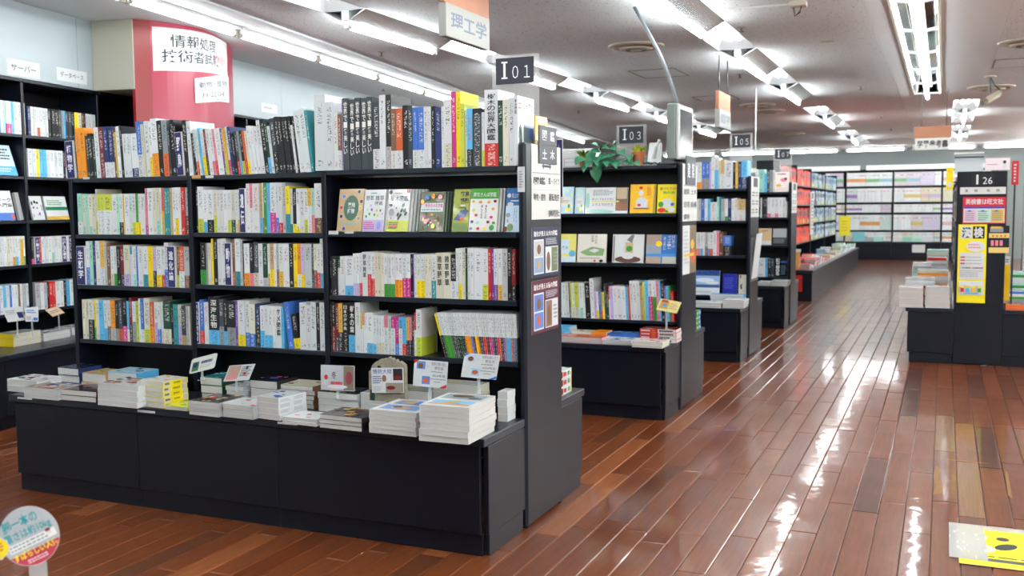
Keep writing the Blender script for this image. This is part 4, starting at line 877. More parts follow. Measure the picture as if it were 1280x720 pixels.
# the tree guide's front cover shows beyond its spine
px_art(lambda p: (p.rect(.02, .01, .98, .99, 'w'), p.text('樹木図鑑', .3, .78, .96, .92, 'd', .012), p.lines(.04, .8, .25, .92, 2, 'r'), p.lines(.05, .68, .9, .73, 1, 'T'), p.rect(.35, .05, .96, .6, (90, 110, 120)), p.rect(.7, .4, .96, .6, 'b'), p.ell(.15, .35, .1, .25, 'G'))).build('cover_print', tree_guide, local=lambda u, v, L: (1+L*.006, u, v), material='glossy_print')
flat_book((GX1-.055, 3.585, 1.3565), .1, .2, .006, radians(84), 'L', 'y', 'bright yellow booklet sticking up behind the tree guide', GB, px_art(lambda p: (p.rect(0, 0, 1, 1, (240, 190, 30)), p.lines(.3, .75, .9, .85, 2, 'n'))), rx=radians(90))
t = thing('subject_strip', 'narrow navy strip with vertical white lettering beside the nearest directory sheet', 'sign', (GX1+.02, 3.74, 1.25))
y0 = onx(702, 190, GX1).y; part('board', (GX1-.02, 3.7215, 1.24), (GX1+.012, 3.7245, 1.475), 'paper', t, 0)
Print().rect(.06, .02, .94, .98, 'P').text('土木工学', .25, .3, .75, .9, 'w', .012, True).build('lettering', t, (GX1-.02, 3.7213, 1.24), (.032, 0, 0), (0, 0, .235))
# stack on the rear ledge of the nearest bookcase
yb = 3.74; pA = onx(700, 489, GX1-.02)
stack(0, 0, 0, ZT, .13, 3, .034, 'w', 'thick white book with red and green spine on the rear ledge', spine='R', width=.17, p=(GX1-.2, 3.80, ZT), a=art('w', ['g', 'r', 'w'], 10, seed=41), sp=lambda p: (p.rect(.03, .1, .2, .9, 'R'), p.lines(.24, .2, .6, .8, 1, 'r', .9), p.lines(.64, .2, .85, .8, 1, 'g', .9), p.rect(.9, .1, .99, .6, 'Y')), group='books on the rear ledge of the nearest bookcase')
# ============================================================ wall bookcase on the left
def wn(px, py, n=0.0): 
    p = on(px, py, wp(n, 0, 0), WN); q = p-WO; return q.dot(WE), p.z
WZ = [(wn(10, a)[1]+wn(60, b)[1])/2 for a, b in ((166.5, 171), (219.3, 222), (277.5, 274), (334, 328), (393, 386))]
S1, S2 = wn(34, 250)[0], wn(122.5, 130)[0]
case = thing('wall_bookcase', 'tall dark bookcase of computer books along the left wall', 'bookcase', wp(-.1, 0, 0))
WS = [S1-1.2, S1-.6, S1, S2, S2+.62, S2+1.25, S2+1.9, S2+2.6, S2+3.3]
for i, s_ in enumerate(WS):
    wbox('upright', (-.3, s_-.011, .421), (0, s_+.011, 1.98), 'charcoal', case)
    if i == len(WS)-1: break
    e_ = WS[i+1]
    wbox('back_panel', (-.31, s_+.0115, .421), (-.301, e_-.0115, 1.98), 'charcoal_inner', case, 0); wbox('top', (-.3, s_+.001, 1.9805), (.012, e_-.001, 1.999), 'charcoal', case)
    for z in WZ: wbox('shelf', (-.3, s_+.0115, z-.018), (-.004, e_-.0115, z), 'charcoal_top', case)
    wbox('base_panel', (.315, s_+.0015, .078), (.333, e_-.0015, .388), 'charcoal', case); wbox('plinth', (.27, s_+.001, 0), (.29, e_-.001, .076), 'charcoal', case)
    wbox('base_top', (-.3, s_+.0005, .39), (.352, e_-.0005, .42), 'charcoal_top', case, .003)
RZ = pi/2+WA
def wall_row(tokens, px0, px1, py, row_i, hdef, where, n=-.006, name='computer_book'):
    toks = [TOK.match(t).groups() for t in tokens.split()]; k = (px1-px0)/sum(float(t[1]) for t in toks); px = px0; z = WZ[row_i]+.0005; cnt = 0
    for c, w, bc, bf, hh, ln, tx in toks:
        a = wn(px, py, n)[0]; px += float(w)*k; b = wn(px, py, n)[0]; t = b-a-.0005; h = float(hh)/100 if hh else hdef
        if c == '_': continue
        if tx and c == 'P':
            o = thing('section_divider', f'navy divider plate lettered {tx}, {where}', 'divider', wp(n, a, z), 'navy section dividers among the books'); wbox('block', (n-.1, a, z), (n+.004, b-.0005, z+h), 'white_board', o, .001)
            Print().rect(.05, .012, .95, .988, 'P').text(tx, .2, .1, .8, .92, 'w', .015, True).build('lettering', o, wp(n+.0043, a, z), WE*t, Vector((0, 0, h))); continue
        cnt += 1; q = wp(n-rng.uniform(0, .006), a, z)
        lab = f'{NAMES[c]} spine' + (f' with {NAMES[bc]} lower band' if bc and bc != c else '') + f', {nth(cnt)} book from left, {where}'
        o = stand_book(q.x, q.y, q.z, t, min(.16, h*.72), h, c, (bc, float(bf)/10) if bc else None, 0, lab, 'books in the left wall bookcase', name); o.rotation_euler = (0, 0, RZ)
WU, WV = 'left bay of wall bookcase', 'second bay of wall bookcase'
wall_row('b4 w3 T4 w6:m3 s3.5 w4 w5 w4:N3', -4, 31, 140, 0, .19, 'top row, '+WU)
wall_row('B4 w4 w4 w5:O3 w4 w5 w3 k5 k5 k5 d4 a4 s3 d4 d4 k5 y5:c3 c5 n3 k3 w4 w5 w5', 35.5, 119, 145, 0, .175, 'top row, '+WV)
wall_row('w5 w4 y4 s4 s4 w3 w5 w4 w6 k3 m3:w4 b3 w6 w5 r4 w6 w5', 35.5, 118, 200, 1, .17, 'second row, '+WV)
wall_row('w4 w4 w3 w4 c4 w4 w4:o3 w4:s3 w3 w4:Y9 w3:g3', -4, 32, 310, 3, .175, 'fourth row, '+WU)
wall_row('k3:m2 P6=データベース r3 w5 w4 w4 w4:T4 w4 w4 P6=Oracle w3 P5=SQL w5 w4 r4 w5 b4 w6', 40, 118, 305, 3, .165, 'fourth row, '+WV)
wall_row('v5 w5 s4 w5 b3 w4 w5 n3 w4 A5 w5:b2', -4, 38, 370, 4, .17, 'fifth row, '+WU)
wall_row('A5 w4 A4 k2 r4 r3.5 w5 w4 k3 s4 w5 s4 w5 w4 o4 w5', 45, 118, 365, 4, .165, 'fifth row, '+WV)
def wall_face(px0, px1, py, row_i, h, t, col, lab, a, n=-.02, lean=12, cnt=1):
    s0, s1 = wn(px0, py, n)[0], wn(px1, py, n)[0]; z = WZ[row_i]+.0006
    for i in range(cnt):
        o = flat_book(wp(n-t-i*t*1.04, s0, z), s1-s0, h, t, RZ, 'L', col, lab if i == 0 else f'{lab}, copy {nth(i)} behind it', 'face-out computer books', a if i == 0 else None, rx=radians(90-lean), name='computer_book')
wall_face(-8, 22, 200, 1, .19, .012, 's', 'sky blue computer book facing out on second row of wall bookcase', px_art(lambda p: (p.rect(0, 0, 1, 1, (200, 224, 238)), p.rect(0, 0, 1, .3, 's'), p.lines(.1, .5, .95, .9, 4, 'd'), p.lines(.1, .1, .9, .25, 2, 'w'))), lean=18)
wall_face(-8, 19, 250, 2, .18, .014, 'w', 'white network book with blue foot facing out on third row', px_art(lambda p: (p.rect(0, 0, 1, 1, 'w'), p.rect(0, 0, 1, .25, 'b'), p.text('ワーク', .3, .62, .95, .76, 'k', .01), p.text('入門編', .3, .45, .95, .58, 'k', .01), p.ell(.9, .12, .08, .08, 'O'))), cnt=4)
wall_face(24, 34, 250, 2, .17, .02, 'A', 'pale grey book back cover facing out on third row', art('A', ['w'], 3, seed=51))
wall_face(41, 56, 250, 2, .15, .012, 'w', 'white book with purple marks facing out on third row', art('w', ['k', 'u', 'd', 'A'], 12, seed=52))
wall_face(59, 86, 250, 2, .15, .012, 'w', 'white book with green bands facing out on third row', px_art(lambda p: (p.rect(0, 0, 1, 1, 'w'), p.rect(0, .4, 1, .55, (40, 130, 90)), p.rect(0, 0, 1, .14, 'Y'), p.lines(.1, .6, .9, .85, 3, 'g'))))
def wall_stack(px0, py, px1, n, t, col, lab, depth=.13, a=None, spine='F'):
    p = onz(px0, py, .42); q = p-WO; nn, s0 = q.dot(WN), q.dot(WE); s1 = wn(px1, py, nn)[0]; z = .42
    for i in range(n):
        top = i == n-1
        flat_book(wp(nn, s0, z+.0006), s1-s0, depth, t-.0006, RZ, spine, col, f'{lab}, {"topmost" if top else nth(n-i)+" from top"} of its stack' if n > 1 else lab, 'books stacked on the wall bookcase ledge', a if top else None, name='stacked_book'); z += t
wall_stack(-14, 436, 14, 3, .02, 'w', 'white book at left edge of wall bookcase ledge', a=art('w', ['T', 'd', 'w'], 8, seed=61), spine='R')
wall_stack(17, 434, 52, 4, .019, 'y', 'yellow spined white book on wall bookcase ledge', a=art('A', ['T', 'y', 'w', 'd'], 10, seed=62), spine='L')
wall_stack(55, 427, 88, 3, .016, 'w', 'white book right of the yellow spined stack on wall bookcase ledge', a=art('w', ['B', 'A', 'w', 'g'], 10, seed=63), spine='R')
wall_stack(90, 419, 130, 3, .016, 'w', 'white book on wall bookcase ledge hidden behind nearest bookcase', a=art('w', ['T', 'A', 'd', 'g'], 10, seed=64), spine='R')
def wall_card(q, n, label, fn):
    P = [on(px, py, wp(n, 0, 0), WN) for px, py in q]; t = thing('pop_card', label, 'card', tuple(P[0]), GP); U, V = P[1]-P[0], P[3]-P[0]; m = MB().quad(P[0], P[1], P[2], P[3], .0012); m.build('card', 'paper', t)
    part('stem', ((P[0].x+P[1].x)/2-.004, (P[0].y+P[1].y)/2-.004, .478), ((P[0].x+P[1].x)/2, (P[0].y+P[1].y)/2+.004, P[0].z+.01), 'acrylic_box', t, 0)
    p = Print(); fn(p); nn = U.cross(V).normalized(); p.build('print', t, P[0]+nn*.0002, U, V, .0001)
wall_card([(10, 403), (33, 400), (27, 383), (2, 385)], .2, 'white tilted card with small blue picture on wall bookcase ledge', lambda p: (p.rect(.65, .2, .92, .6, 'B'), p.lines(.1, .5, .6, .8, 3, 'a')))
wall_card([(32, 402), (48, 402), (48, 383), (31, 385)], .22, 'white upright card beside the tilted card on wall bookcase ledge', lambda p: (p.lines(.1, .6, .9, .9, 2, 'b'), p.rect(.1, .1, .45, .4, 'A'), p.rect(.6, .08, .95, .3, 'b')))
wall_card([(66, 396), (81, 391), (72, 383), (56, 387)], .2, 'orange edged card leaning over the wall bookcase ledge', lambda p: (p.rect(.02, .02, .98, .98, (226, 170, 120)), p.rect(.08, .1, .92, .9, 'c'), p.lines(.15, .3, .85, .7, 2, 'O')))
# subject labels on the header
def wall_label(q, text, label):
    (s0, z0), (s1, z1) = wn(q[0], q[3]), wn(q[2], q[1]); zz0 = wn((q[0]+q[2])/2, q[3])[1]; zz1 = wn((q[0]+q[2])/2, q[1])[1]
    t = thing('subject_label', label, 'sign', wp(.001, (s0+s1)/2, zz0), 'white subject labels above the wall bookcase'); wbox('card', (.0003, s0, zz0), (.0015, s1, zz1), 'paper', t, 0)
    p = Print(); (p.text(text, .12, .3, .88, .72, (60, 62, 66), .008) if text else p.lines(.15, .35, .85, .7, 1, 'a')); p.build('lettering', t, wp(.0016, s0, zz0), WE*(s1-s0), Vector((0, 0, zz1-zz0)))
wall_label((9, 76, 49, 96), 'サーバー', 'nearer white label reading サーバー above the wall bookcase')
wall_label((71, 87, 108, 103), 'データベース', 'second white label reading データベース above the wall bookcase')
wall_label((327, 130, 346, 141), '', 'small white label on the far part of the left wall header')
# ============================================================ red curved column with paper signs
pts = [(.32, .645), (.394, .722), (.468, .85), (.527, 1.02), (.524, 1.2), (.476, 1.40), (.374, 1.706), (.243, 1.976)]
def arc(u):
    """point on the curved front, u from 0 to 1"""
    P = pts[1:]; k = u*(len(P)-1); i = min(int(k), len(P)-2); f = k-i
    p0, p1, p2, p3 = P[max(i-1, 0)], P[i], P[i+1], P[min(i+2, len(P)-1)]
    return tuple(.5*(2*b+(c-a)*f+(2*a-5*b+4*c-d)*f*f+(3*b-a-3*c+d)*f**3) for a, b, c, d in zip(p0, p1, p2, p3))
colm = thing('red_column', 'red curved column panel with paper signs beside the left wall', 'column', wp(.3, 1.3, 0))
cur = [arc(k/24) for k in range(25)]
MB().prism(cur+[(-.0, 1.976), (-.0, 1.9), (.3, 1.0), (.3, .73)], 0, CEIL-.018).xf(WM).build('curved_panel', 'red_panel', colm)
MB().prism([(.32, .645), (.394, .722), (.385, .73), (.30, .73), (.30, .645)], 0, CEIL-.018).xf(WM).build('side_panel', 'dark_red', colm)
wbox('cream_box', (.0005, .64, 2.0), (.319, 1.05, CEIL-.017), 'cream_wall', colm, .003)
def nrm2(u):
    a, b = arc(max(0, u-.01)), arc(min(1, u+.01)); d = Vector((b[0]-a[0], b[1]-a[1])); d.normalize(); return d.y, -d.x
def on_arc(u0, u1, zl, zr, base=.0015):
    """u, v of a paper sheet laid round the curve; zl and zr give bottom and top at its two ends"""
    def f(u, v, L):
        q = u0+(u1-u0)*u; n_, s_ = arc(q); a, b = nrm2(q); off = base+L*.0003; z0 = zl[0]+(zr[0]-zl[0])*u; z1 = zl[1]+(zr[1]-zl[1])*u
        return wp(n_+a*off, s_+b*off, z0+(z1-z0)*v)
    return f
def paper_on_arc(u0, u1, zl, zr, label, fn, base=.0015):
    t = thing('paper_sign', label, 'sign', wp(arc((u0+u1)/2)[0], arc((u0+u1)/2)[1], zl[0]), 'paper signs on the red column'); f = on_arc(u0, u1, zl, zr, base); n = 14; vs = []; fs = []
    for k in range(n+1):
        for L in (-3, 1): vs += [f(k/n, 0, L), f(k/n, 1, L)]
    for k in range(n):
        a = k*4; fs += [(a+2, a+6, a+7, a+3), (a, a+1, a+5, a+4), (a+1, a+3, a+7, a+5), (a, a+4, a+6, a+2)]
    fs += [(0, 2, 3, 1), (n*4, n*4+1, n*4+3, n*4+2)]
    mesh_obj('sheet', vs, fs, 'paper', t)
    p = Print(); p.L = 3; fn(p); p.build_map('print', t, f)
def arc_u(px, py=60):
    best = min(((abs(pix(wp(*arc(k/400), 2.2))[0]-px)), k/400) for k in range(401)); return best[1]
def z_at(u, py):
    q = wp(*arc(u), 0); return on(640, py, (0, 0, 0), (0, 0, 1)).z if False else CAM.z+_zsolve(q, py)
def _zsolve(q, py):
    lo, hi = -1.2, 2
    for _ in range(40):
        m_ = (lo+hi)/2
        if pix((q.x, q.y, CAM.z+m_))[1] > py: lo = m_
        else: hi = m_
    return lo
uA, uB = arc_u(191), arc_u(284)
def jsign(p):
    p.poly([(.74, .52), (.88, .5), (.88, .64), (.975, .42), (.88, .2), (.88, .33), (.74, .35)], (238, 160, 160))
    p.text('情報処理', .17, .55, .77, .86, (50, 54, 58), .012).text('技術者試験', .09, .2, .84, .5, (50, 54, 58), .012)
paper_on_arc(uA, uB, (z_at(uA, 88.5), z_at(uA, 33)), (z_at(uB, 97), z_at(uB, 54)), 'white paper sign reading 情報処理技術者試験 with pink arrow on red column', jsign)
uC, uD = arc_u(242), arc_u(284.5)
paper_on_arc(uC, uD, (z_at(uC, 129), z_at(uC, 98)), (z_at(uD, 128.5), z_at(uD, 95.5)), 'smaller white paper sign reading 動物・植物 H-22-04 on red column', lambda p: (p.text('動物・植物', .08, .58, .94, .82, (60, 64, 66), .004), p.text('H-22-04', .16, .2, .84, .4, (70, 74, 78), -.008), p.lines(.1, .45, .4, .51, 1, 'a'), p.lines(.55, .06, .92, .12, 1, 'a')), .0058)

# ============================================================ second island bookcase (I 03)
Y3 = GOND_Y[1]+.3565; G3 = 'books in the second island bookcase'
def fo(px0, px1, pyt, yb, z, h, t, col, lab, a, n=1, sd=0, lean=8, grp=G3, nm='field_guide'):
    x0, x1 = ony(px0, pyt, yb).x, ony(px1, pyt, yb).x
    for i in range(n):
        flat_book((x0+sd*i, yb+t+i*t*1.04, z+.0006), x1-x0, h, t, 0, 'L', col, lab if i == 0 else f'{lab}, copy {nth(i)} behind it', grp, a if i == 0 else None, rx=radians(90-lean), name=nm)
Y3f = Y3+.01
pat = lambda p: (p.rect(0, 0, 1, 1, (176, 214, 232)), [p.ell(x, y, .09, .05, (236, 226, 130)) for x, y in ((.2, .9), (.6, .85), (.3, .72), (.85, .7), (.2, .2), (.55, .12), (.85, .3))], p.ell(.5, .45, .4, .2, 'w'), p.ell(.7, .15, .15, .08, 'y'), p.ell(.72, .28, .08, .08, 'g'), p.lines(.2, .38, .8, .5, 2, 'Y'))
fo(697, 716, 240, Y3f, 1.163, .165, .012, 's', 'pale blue house book with yellow clouds facing out, left copy', px_art(pat), 1, nm='house_book'); fo(718, 730, 240, Y3f, 1.163, .16, .012, 's', 'pale blue house book with yellow clouds facing out, right copy', px_art(pat), 1, nm='house_book')
def spread(p):
    p.rect(0, 0, 1, 1, (224, 228, 228)).rect(.72, .1, 1, 1, (120, 96, 76)).rect(.74, .55, .98, .98, (190, 170, 140)).rect(.74, .12, .98, .4, (150, 96, 60)).text('家づくりのその前に', .16, .5, .68, .6, 'd', 0).rect(.16, .44, .8, .48, 'y').text('スラスラわかる', .16, .28, .66, .4, 'd', 0).lines(.18, .68, .66, .92, 4, 'a').ell(.06, .5, .05, .3, 'T').ell(.35, .08, .34, .07, 'T')
fo(731, 784, 240, Y3f+.01, 1.163, .158, .01, 'w', 'white picture panel about house building with yellow underline', px_art(spread), nm='display_panel')
fo(787, 816, 240, Y3f, 1.163, .172, .013, 'y', 'golden yellow house book with white house drawing facing out', px_art(lambda p: (p.rect(0, 0, 1, 1, (240, 186, 20)), p.rect(.26, .2, .74, .42, 'w'), p.poly([(.2, .42), (.5, .58), (.8, .42)], 'w'), p.ell(.46, .7, .1, .1, 'w'), p.ell(.46, .88, .08, .05, 'r'), p.rect(.16, .14, .84, .18, 'n'), p.ell(.4, .28, .08, .05, 'r'), p.lines(.72, .6, .92, .9, 6, 'O'))), 3, .004, nm='house_book')
fo(821, 845, 240, Y3f, 1.163, .17, .013, 'y', 'yellow house building textbook with green foliage drawing facing out', px_art(lambda p: (p.rect(0, 0, 1, 1, (236, 216, 20)), p.text('家づくりの', .12, .8, .95, .9, 'd', .01), p.text('教科書', .3, .66, .9, .76, 'g', .01), p.ell(.5, .34, .3, .16, 'w'), p.ell(.2, .3, .14, .1, 'g'), p.ell(.25, .1, .22, .08, 'r'), p.ell(.75, .12, .2, .09, 'w'), p.ell(.8, .3, .1, .06, 'b'), p.ell(.5, .06, .1, .04, 'g'))), 1, nm='house_book')
fo(697, 719, 300, Y3f, .864, .175, .012, 'y', 'pale yellow and blue method book facing out', px_art(lambda p: (p.rect(0, 0, 1, 1, (228, 222, 110)), p.rect(.1, .3, .62, .8, (206, 226, 236)), p.ell(.8, .3, .18, .12, 's'), p.text('方法', .2, .46, .56, .58, 'd', 0), p.rect(0, 0, 1, .2, (206, 226, 236)))), nm='house_book')
fo(721, 757, 300, Y3f, .864, .174, .014, 'c', 'cream house book with green room drawing facing out', px_art(lambda p: (p.rect(0, 0, 1, 1, (226, 220, 208)), p.poly([(.1, .36), (.5, .56), (.95, .48), (.9, .24), (.35, .24)], (130, 170, 110)), p.poly([(.4, .42), (.6, .5), (.78, .44), (.6, .34)], 'w'), p.text('家づくりの', .6, .66, .68, .96, 'd', 0, True), p.text('新常識', .48, .72, .56, .96, 'd', 0, True), p.ell(.84, .06, .07, .05, 'k'), p.ell(.62, .06, .04, .04, 'O'), p.lines(.1, .12, .9, .18, 1, 'a'))), nm='house_book')
fo(765, 804, 300, Y3f, .864, .172, .02, 'A', 'foil wrapped book with a garden photo facing out', px_art(lambda p: (p.rect(0, 0, 1, 1, (210, 214, 210)), p.rect(.42, .35, .66, .72, (200, 170, 130)), p.ell(.54, .5, .1, .1, 'g'), p.ell(.5, .12, .42, .12, (100, 66, 60)), p.ell(.5, .25, .2, .12, 'w'), p.poly([(.2, .98), (.4, .98), (.3, .3), (.22, .3)], 'w'), p.poly([(.6, .98), (.7, .98), (.62, .7), (.45, .8)], (120, 124, 120)), p.rect(.02, .05, .07, .95, (150, 130, 140)))), nm='house_book')
fo(807, 845, 300, Y3f, .864, .172, .014, 'b', 'blue first-home book with room photos facing out', px_art(lambda p: (p.rect(0, 0, 1, 1, (62, 124, 200)), p.rect(0, .34, .5, 1, (170, 150, 140)), p.rect(0, .34, .5, .66, (150, 160, 176)), p.rect(0, 0, .5, .24, (180, 160, 146)), p.rect(.54, 0, 1, .24, (196, 200, 190)), p.rect(0, .24, 1, .34, (70, 150, 220)), p.ell(.42, .68, .11, .1, 'y'), p.text('はじめての', .84, .55, .95, .98, 'w', .01, True), p.text('マイホーム', .7, .5, .82, .96, 'w', .01, True), p.text('建て方買い方', .57, .46, .65, .92, 'w', .01, True))), nm='house_book')
shelf_row('w5 w5 w5 k2 l3:c3 w4:c4 l6:c3 w2 w5:T3 w3 k8 w6@24.5 v4@16.5 w3:y3@16.5 b3@16.5 a3:r3@16.5 y3@16.5 d3 G4@16.5 r2:w6@20 v5@20 w6@20 w7@20 w6@20 s4@20 O3.5@20 w5@23.5 w5@23.5 w5@23.5 N5@21 l3@23 s6@24 w6:m6@24 w6:g6@24 p4@24 s3@24 k5@24 u3@21 s4@21 g3@21 r8:r4@18', 700, 846, 370, Y3, .523, .215, 'third row of second bookcase', G3, 3, 'architecture_book')
Z3 = .42; G3S = 'books stacked on the ledge of the second bookcase'
stack(690, 427, 752, Z3, .15, 3, .011, 'p', 'orange covered magazine at left of second bookcase ledge', G3S, 'R', art('O', ['o', 'p', 'w'], 8, seed=71))
stack(752, 430, 789, Z3, .15, 2, .013, 'w', 'blue and white magazine on second bookcase ledge', G3S, 'R', art('w', ['b', 's', 'b'], 12, seed=72))
stack(790, 434, 828, Z3, .15, 2, .017, 'c', 'white book with pink cover at the corner of second bookcase ledge', G3S, 'R', art('w', ['p', 'r', 'c'], 14, seed=73))
def stack3(px0, px1, y, n, t, col, lab, a, depth=.13, spine='F', sp=None):
    a0, b0 = ony(px0, 415, y), ony(px1, 415, y); stack(0, 0, 0, Z3, depth, n, t, col, lab, G3S, spine, a, width=b0.x-a0.x, p=(a0.x, y, Z3), sp=sp)
yq = GOND_Y[1]+.175
stack3(693, 712, yq, 4, .016, 's', 'pale blue book in the back stack at left of second bookcase ledge', None); stack3(714, 738, yq, 2, .02, 'w', 'cream red book in the back row of second bookcase ledge', art('c', ['r', 'Y', 'w'], 8, seed=74))
stack3(739, 757, yq, 2, .022, 'o', 'orange covered book in the back row of second bookcase ledge', art('o', ['Y', 'n'], 6, seed=75)); stack3(759, 797, yq, 2, .02, 'b', 'blue covered book in the back row of second bookcase ledge', art('b', ['w', 's'], 8, seed=76))
stack3(800, 845, yq, 4, .019, 'r', 'red and white spined book in the back stack by the end panel', art('R', ['w', 'r', 'k'], 8, seed=77), sp=lambda p: (p.lines(.03, .25, .3, .75, 1, 'w', .8), p.rect(.32, .05, .42, .95, 'O'), p.rect(.5, .04, .99, .96, 'w'), p.lines(.54, .2, .95, .8, 1, 'k', .8)))
t = card([(820, 387), (846, 392), (851, 377), (826, 373)], 5.50, 'yellow tinted card on a stand before the end panel of second bookcase', lambda p: (p.rect(0, 0, 1, 1, (236, 232, 150)), p.rect(.08, .2, .48, .85, (224, 170, 110)), p.rect(.1, .75, .4, .95, 'O'), p.lines(.52, .25, .92, .8, 4, (220, 160, 150)), p.ell(.3, .5, .1, .15, 's')), .502)
# rear ledge stack with green jackets, tall white end sheet, small sheets on the end panel
stack(0, 0, 0, Z3, .13, 4, .03, 'g', 'green and blue jacketed book on the rear ledge of second bookcase', G3S, 'R', width=.16, p=(GX1-.17, GOND_Y[1]+.80, Z3), sp=lambda p: (p.rect(.6, .04, .98, .96, 'b'), p.rect(.62, .3, .9, .7, 'w'), p.lines(.08, .25, .5, .75, 1, 'w', .7)))
y0, y1 = GOND_Y[1]+.352, GOND_Y[1]+.712
sheet('directory_sheet', 'white directory sheet on the end panel of second bookcase', 'sign', y0, y1, 1.115, 1.452, 'white_board', directory({(0, 0): '建築', (1, 0): '土木', (0, 1): '住宅', (1, 1): '設備', (0, 2): '資格'}))
plate('dark plate on the end panel of second bookcase', y0+.06, y0+.3, 1.33, 1.50, '建築')
sheet('animal_poster', 'white and brown photo poster on the end panel of second bookcase', 'poster', y0+.01, y1-.01, .80, 1.09, 'paper', lambda p: (p.rect(.5, 0, 1, 1, (120, 104, 80)), p.ell(.75, .35, .2, .15, 'O'), p.ell(.7, .6, .14, .1, 'Y'), p.lines(.08, .2, .44, .9, 9, 'A'), p.rect(.1, .36, .8, .42, 'Y')))

# ---- things on top of the second bookcase: monitor, plants, boxes
ZP = 1.4462
def leaf_part(c, d, up, L, W, parent, material):
    d = Vector(d).normalized(); side = d.cross(Vector(up)).normalized(); nn = side.cross(d); vs = []; fs = []
    prof = ((0, .12), (.18, .42), (.4, .5), (.65, .4), (.85, .2), (1, 0))
    for i, (f, w) in enumerate(prof):
        m_ = Vector(c)+d*(L*f)+nn*(.18*L*math.sin(pi*f)-.25*L*f*f); vs += [m_-side*(W*w)+nn*.06*W, m_, m_+side*(W*w)+nn*.06*W]
    for i in range(len(prof)-1):
        a = i*3; fs += [(a, a+1, a+4, a+3), (a+1, a+2, a+5, a+4)]
    n0 = len(vs); vs += [v-nn*.0012 for v in vs]; fs += [tuple(n0+q for q in f[::-1]) for f in fs]
    mesh_obj('leaf', vs, fs, material, parent, smooth=True)
def potted(px, y, hpot, rpot, label, mname, n, lh, lw, seed):
    c = ony(px, 200, y); r = random.Random(seed); t = thing('potted_plant', label, 'plant', (c.x, y, ZP))
    MB().lathe((c.x, y, ZP+.0005), [(rpot*.68, 0), (rpot*.95, hpot*.78), (rpot*1.08, hpot*.78), (rpot*1.1, hpot), (rpot*.98, hpot), (rpot*.95, hpot*.88)], 20).build('pot', 'terracotta', t, smooth=False)
    MB().lathe((c.x, y, ZP+hpot*.85), [(rpot*.9, 0), (rpot*.9, .004)], 16).build('soil', 'pot_soil', t)
    for i in range(n):
        a = r.uniform(0, 2*pi); k = r.uniform(.0, .9)*rpot; tilt = r.uniform(.1, 1.0)
        leaf_part((c.x+k*cos(a), y+k*sin(a), ZP+hpot*.9), (cos(a)*tilt, sin(a)*tilt, 1), (-cos(a), -sin(a), tilt+.1), lh*r.uniform(.7, 1.1), lw, t, mname)
potted(798, 5.765, .082, .040, 'terracotta pot with short yellow-green leaves on second bookcase', 'leaf_yellow', 46, .055, .013, 5)
potted(730, 5.86, .06, .036, 'small potted shrub with fine green leaves on second bookcase', 'leaf_light', 46, .07, .012, 6)
iv = thing('ivy_garland', 'trailing ivy with broad green leaves hanging over the second bookcase', 'plant', (ony(760, 205, 5.76).x, 5.76, ZP))
stem = [ony(px, py, 5.75) for px, py in ((724, 204), (740, 196), (755, 200), (768, 190), (785, 197), (800, 201), (818, 204))]
MB().tube(stem, .003, 6).build('stem', 'leaf', iv)
r = random.Random(11)
for px, py, L_, dx, dz, dy in [(727, 196, .07, -.4, -.7, -.8), (735, 204, .07, -.3, -.8, -.8), (742, 190, .09, -.2, -.9, -.7), (750, 200, .1, -.1, -1, -.6), (752, 192, .09, -.5, .2, -.9), (757, 186, .08, .3, .4, -.9), (762, 195, .1, -.5, -.2, -1), (765, 187, .085, .5, .1, -1), (770, 200, .09, .3, -.5, -1), (775, 190, .08, .6, -.1, -.9), (782, 200, .08, .7, -.3, -.8), (788, 195, .08, .2, -.3, -1), (792, 203, .07, .8, -.2, -.8), (746, 207, .105, .1, -1, -.35), (758, 204, .07, -.6, -.5, -.8), (768, 186, .07, .2, .7, -.7), (732, 200, .075, -.6, -.1, -.8), (747, 196, .095, .3, -.5, -.9), (760, 200, .095, .2, -.3, -1), (771, 196, .09, -.2, .1, -1), (778, 204, .075, -.3, -.2, -1), (755, 203, .085, -.4, -.4, -1), (740, 200, .09, -.1, -.4, -1), (764, 190, .085, -.3, .4, -.9), (749, 188, .08, -.2, .6, -.8)]:
    leaf_part(ony(px, py, 5.74), (dx, dy, dz), (0, -.6, .6), L_, L_*.72, iv, 'leaf')
mon = thing('monitor', 'old grey flat monitor turned toward the aisle on second bookcase', 'monitor', (GX1-.04, 5.80, ZP))
def mx(a, b, name, mt, bev=.004): part(name, a, b, mt, mon, bev)
ym0, ym1 = 5.70, 6.06; zm0, zm1 = ZP+.03, onx(852, 131, GX1-.03).z
mx((GX1-.085, ym0, zm0), (GX1-.03, ym1, zm1), 'casing', 'plastic_grey', .008); mx((GX1-.03, ym0+.002, zm0), (GX1-.012, ym1-.002, zm1-.004), 'front_frame', 'silver', .006)
mx((GX1-.012, ym0+.035, zm0+.075), (GX1-.0105, ym1-.035, zm1-.035), 'screen', 'screen_glass', 0); mx((GX1-.11, ym0+.1, zm0+.06), (GX1-.085, ym1-.1, zm1-.06), 'rear_cover', 'black_plastic', .006)
mx((GX1-.075, (ym0+ym1)/2-.05, ZP+.012), (GX1-.04, (ym0+ym1)/2+.05, zm0-.0005), 'neck', 'plastic_grey'); mx((GX1-.16, ym0+.06, ZP+.0005), (GX1-.03, ym1-.06, ZP+.0115), 'stand_base', 'black_plastic')
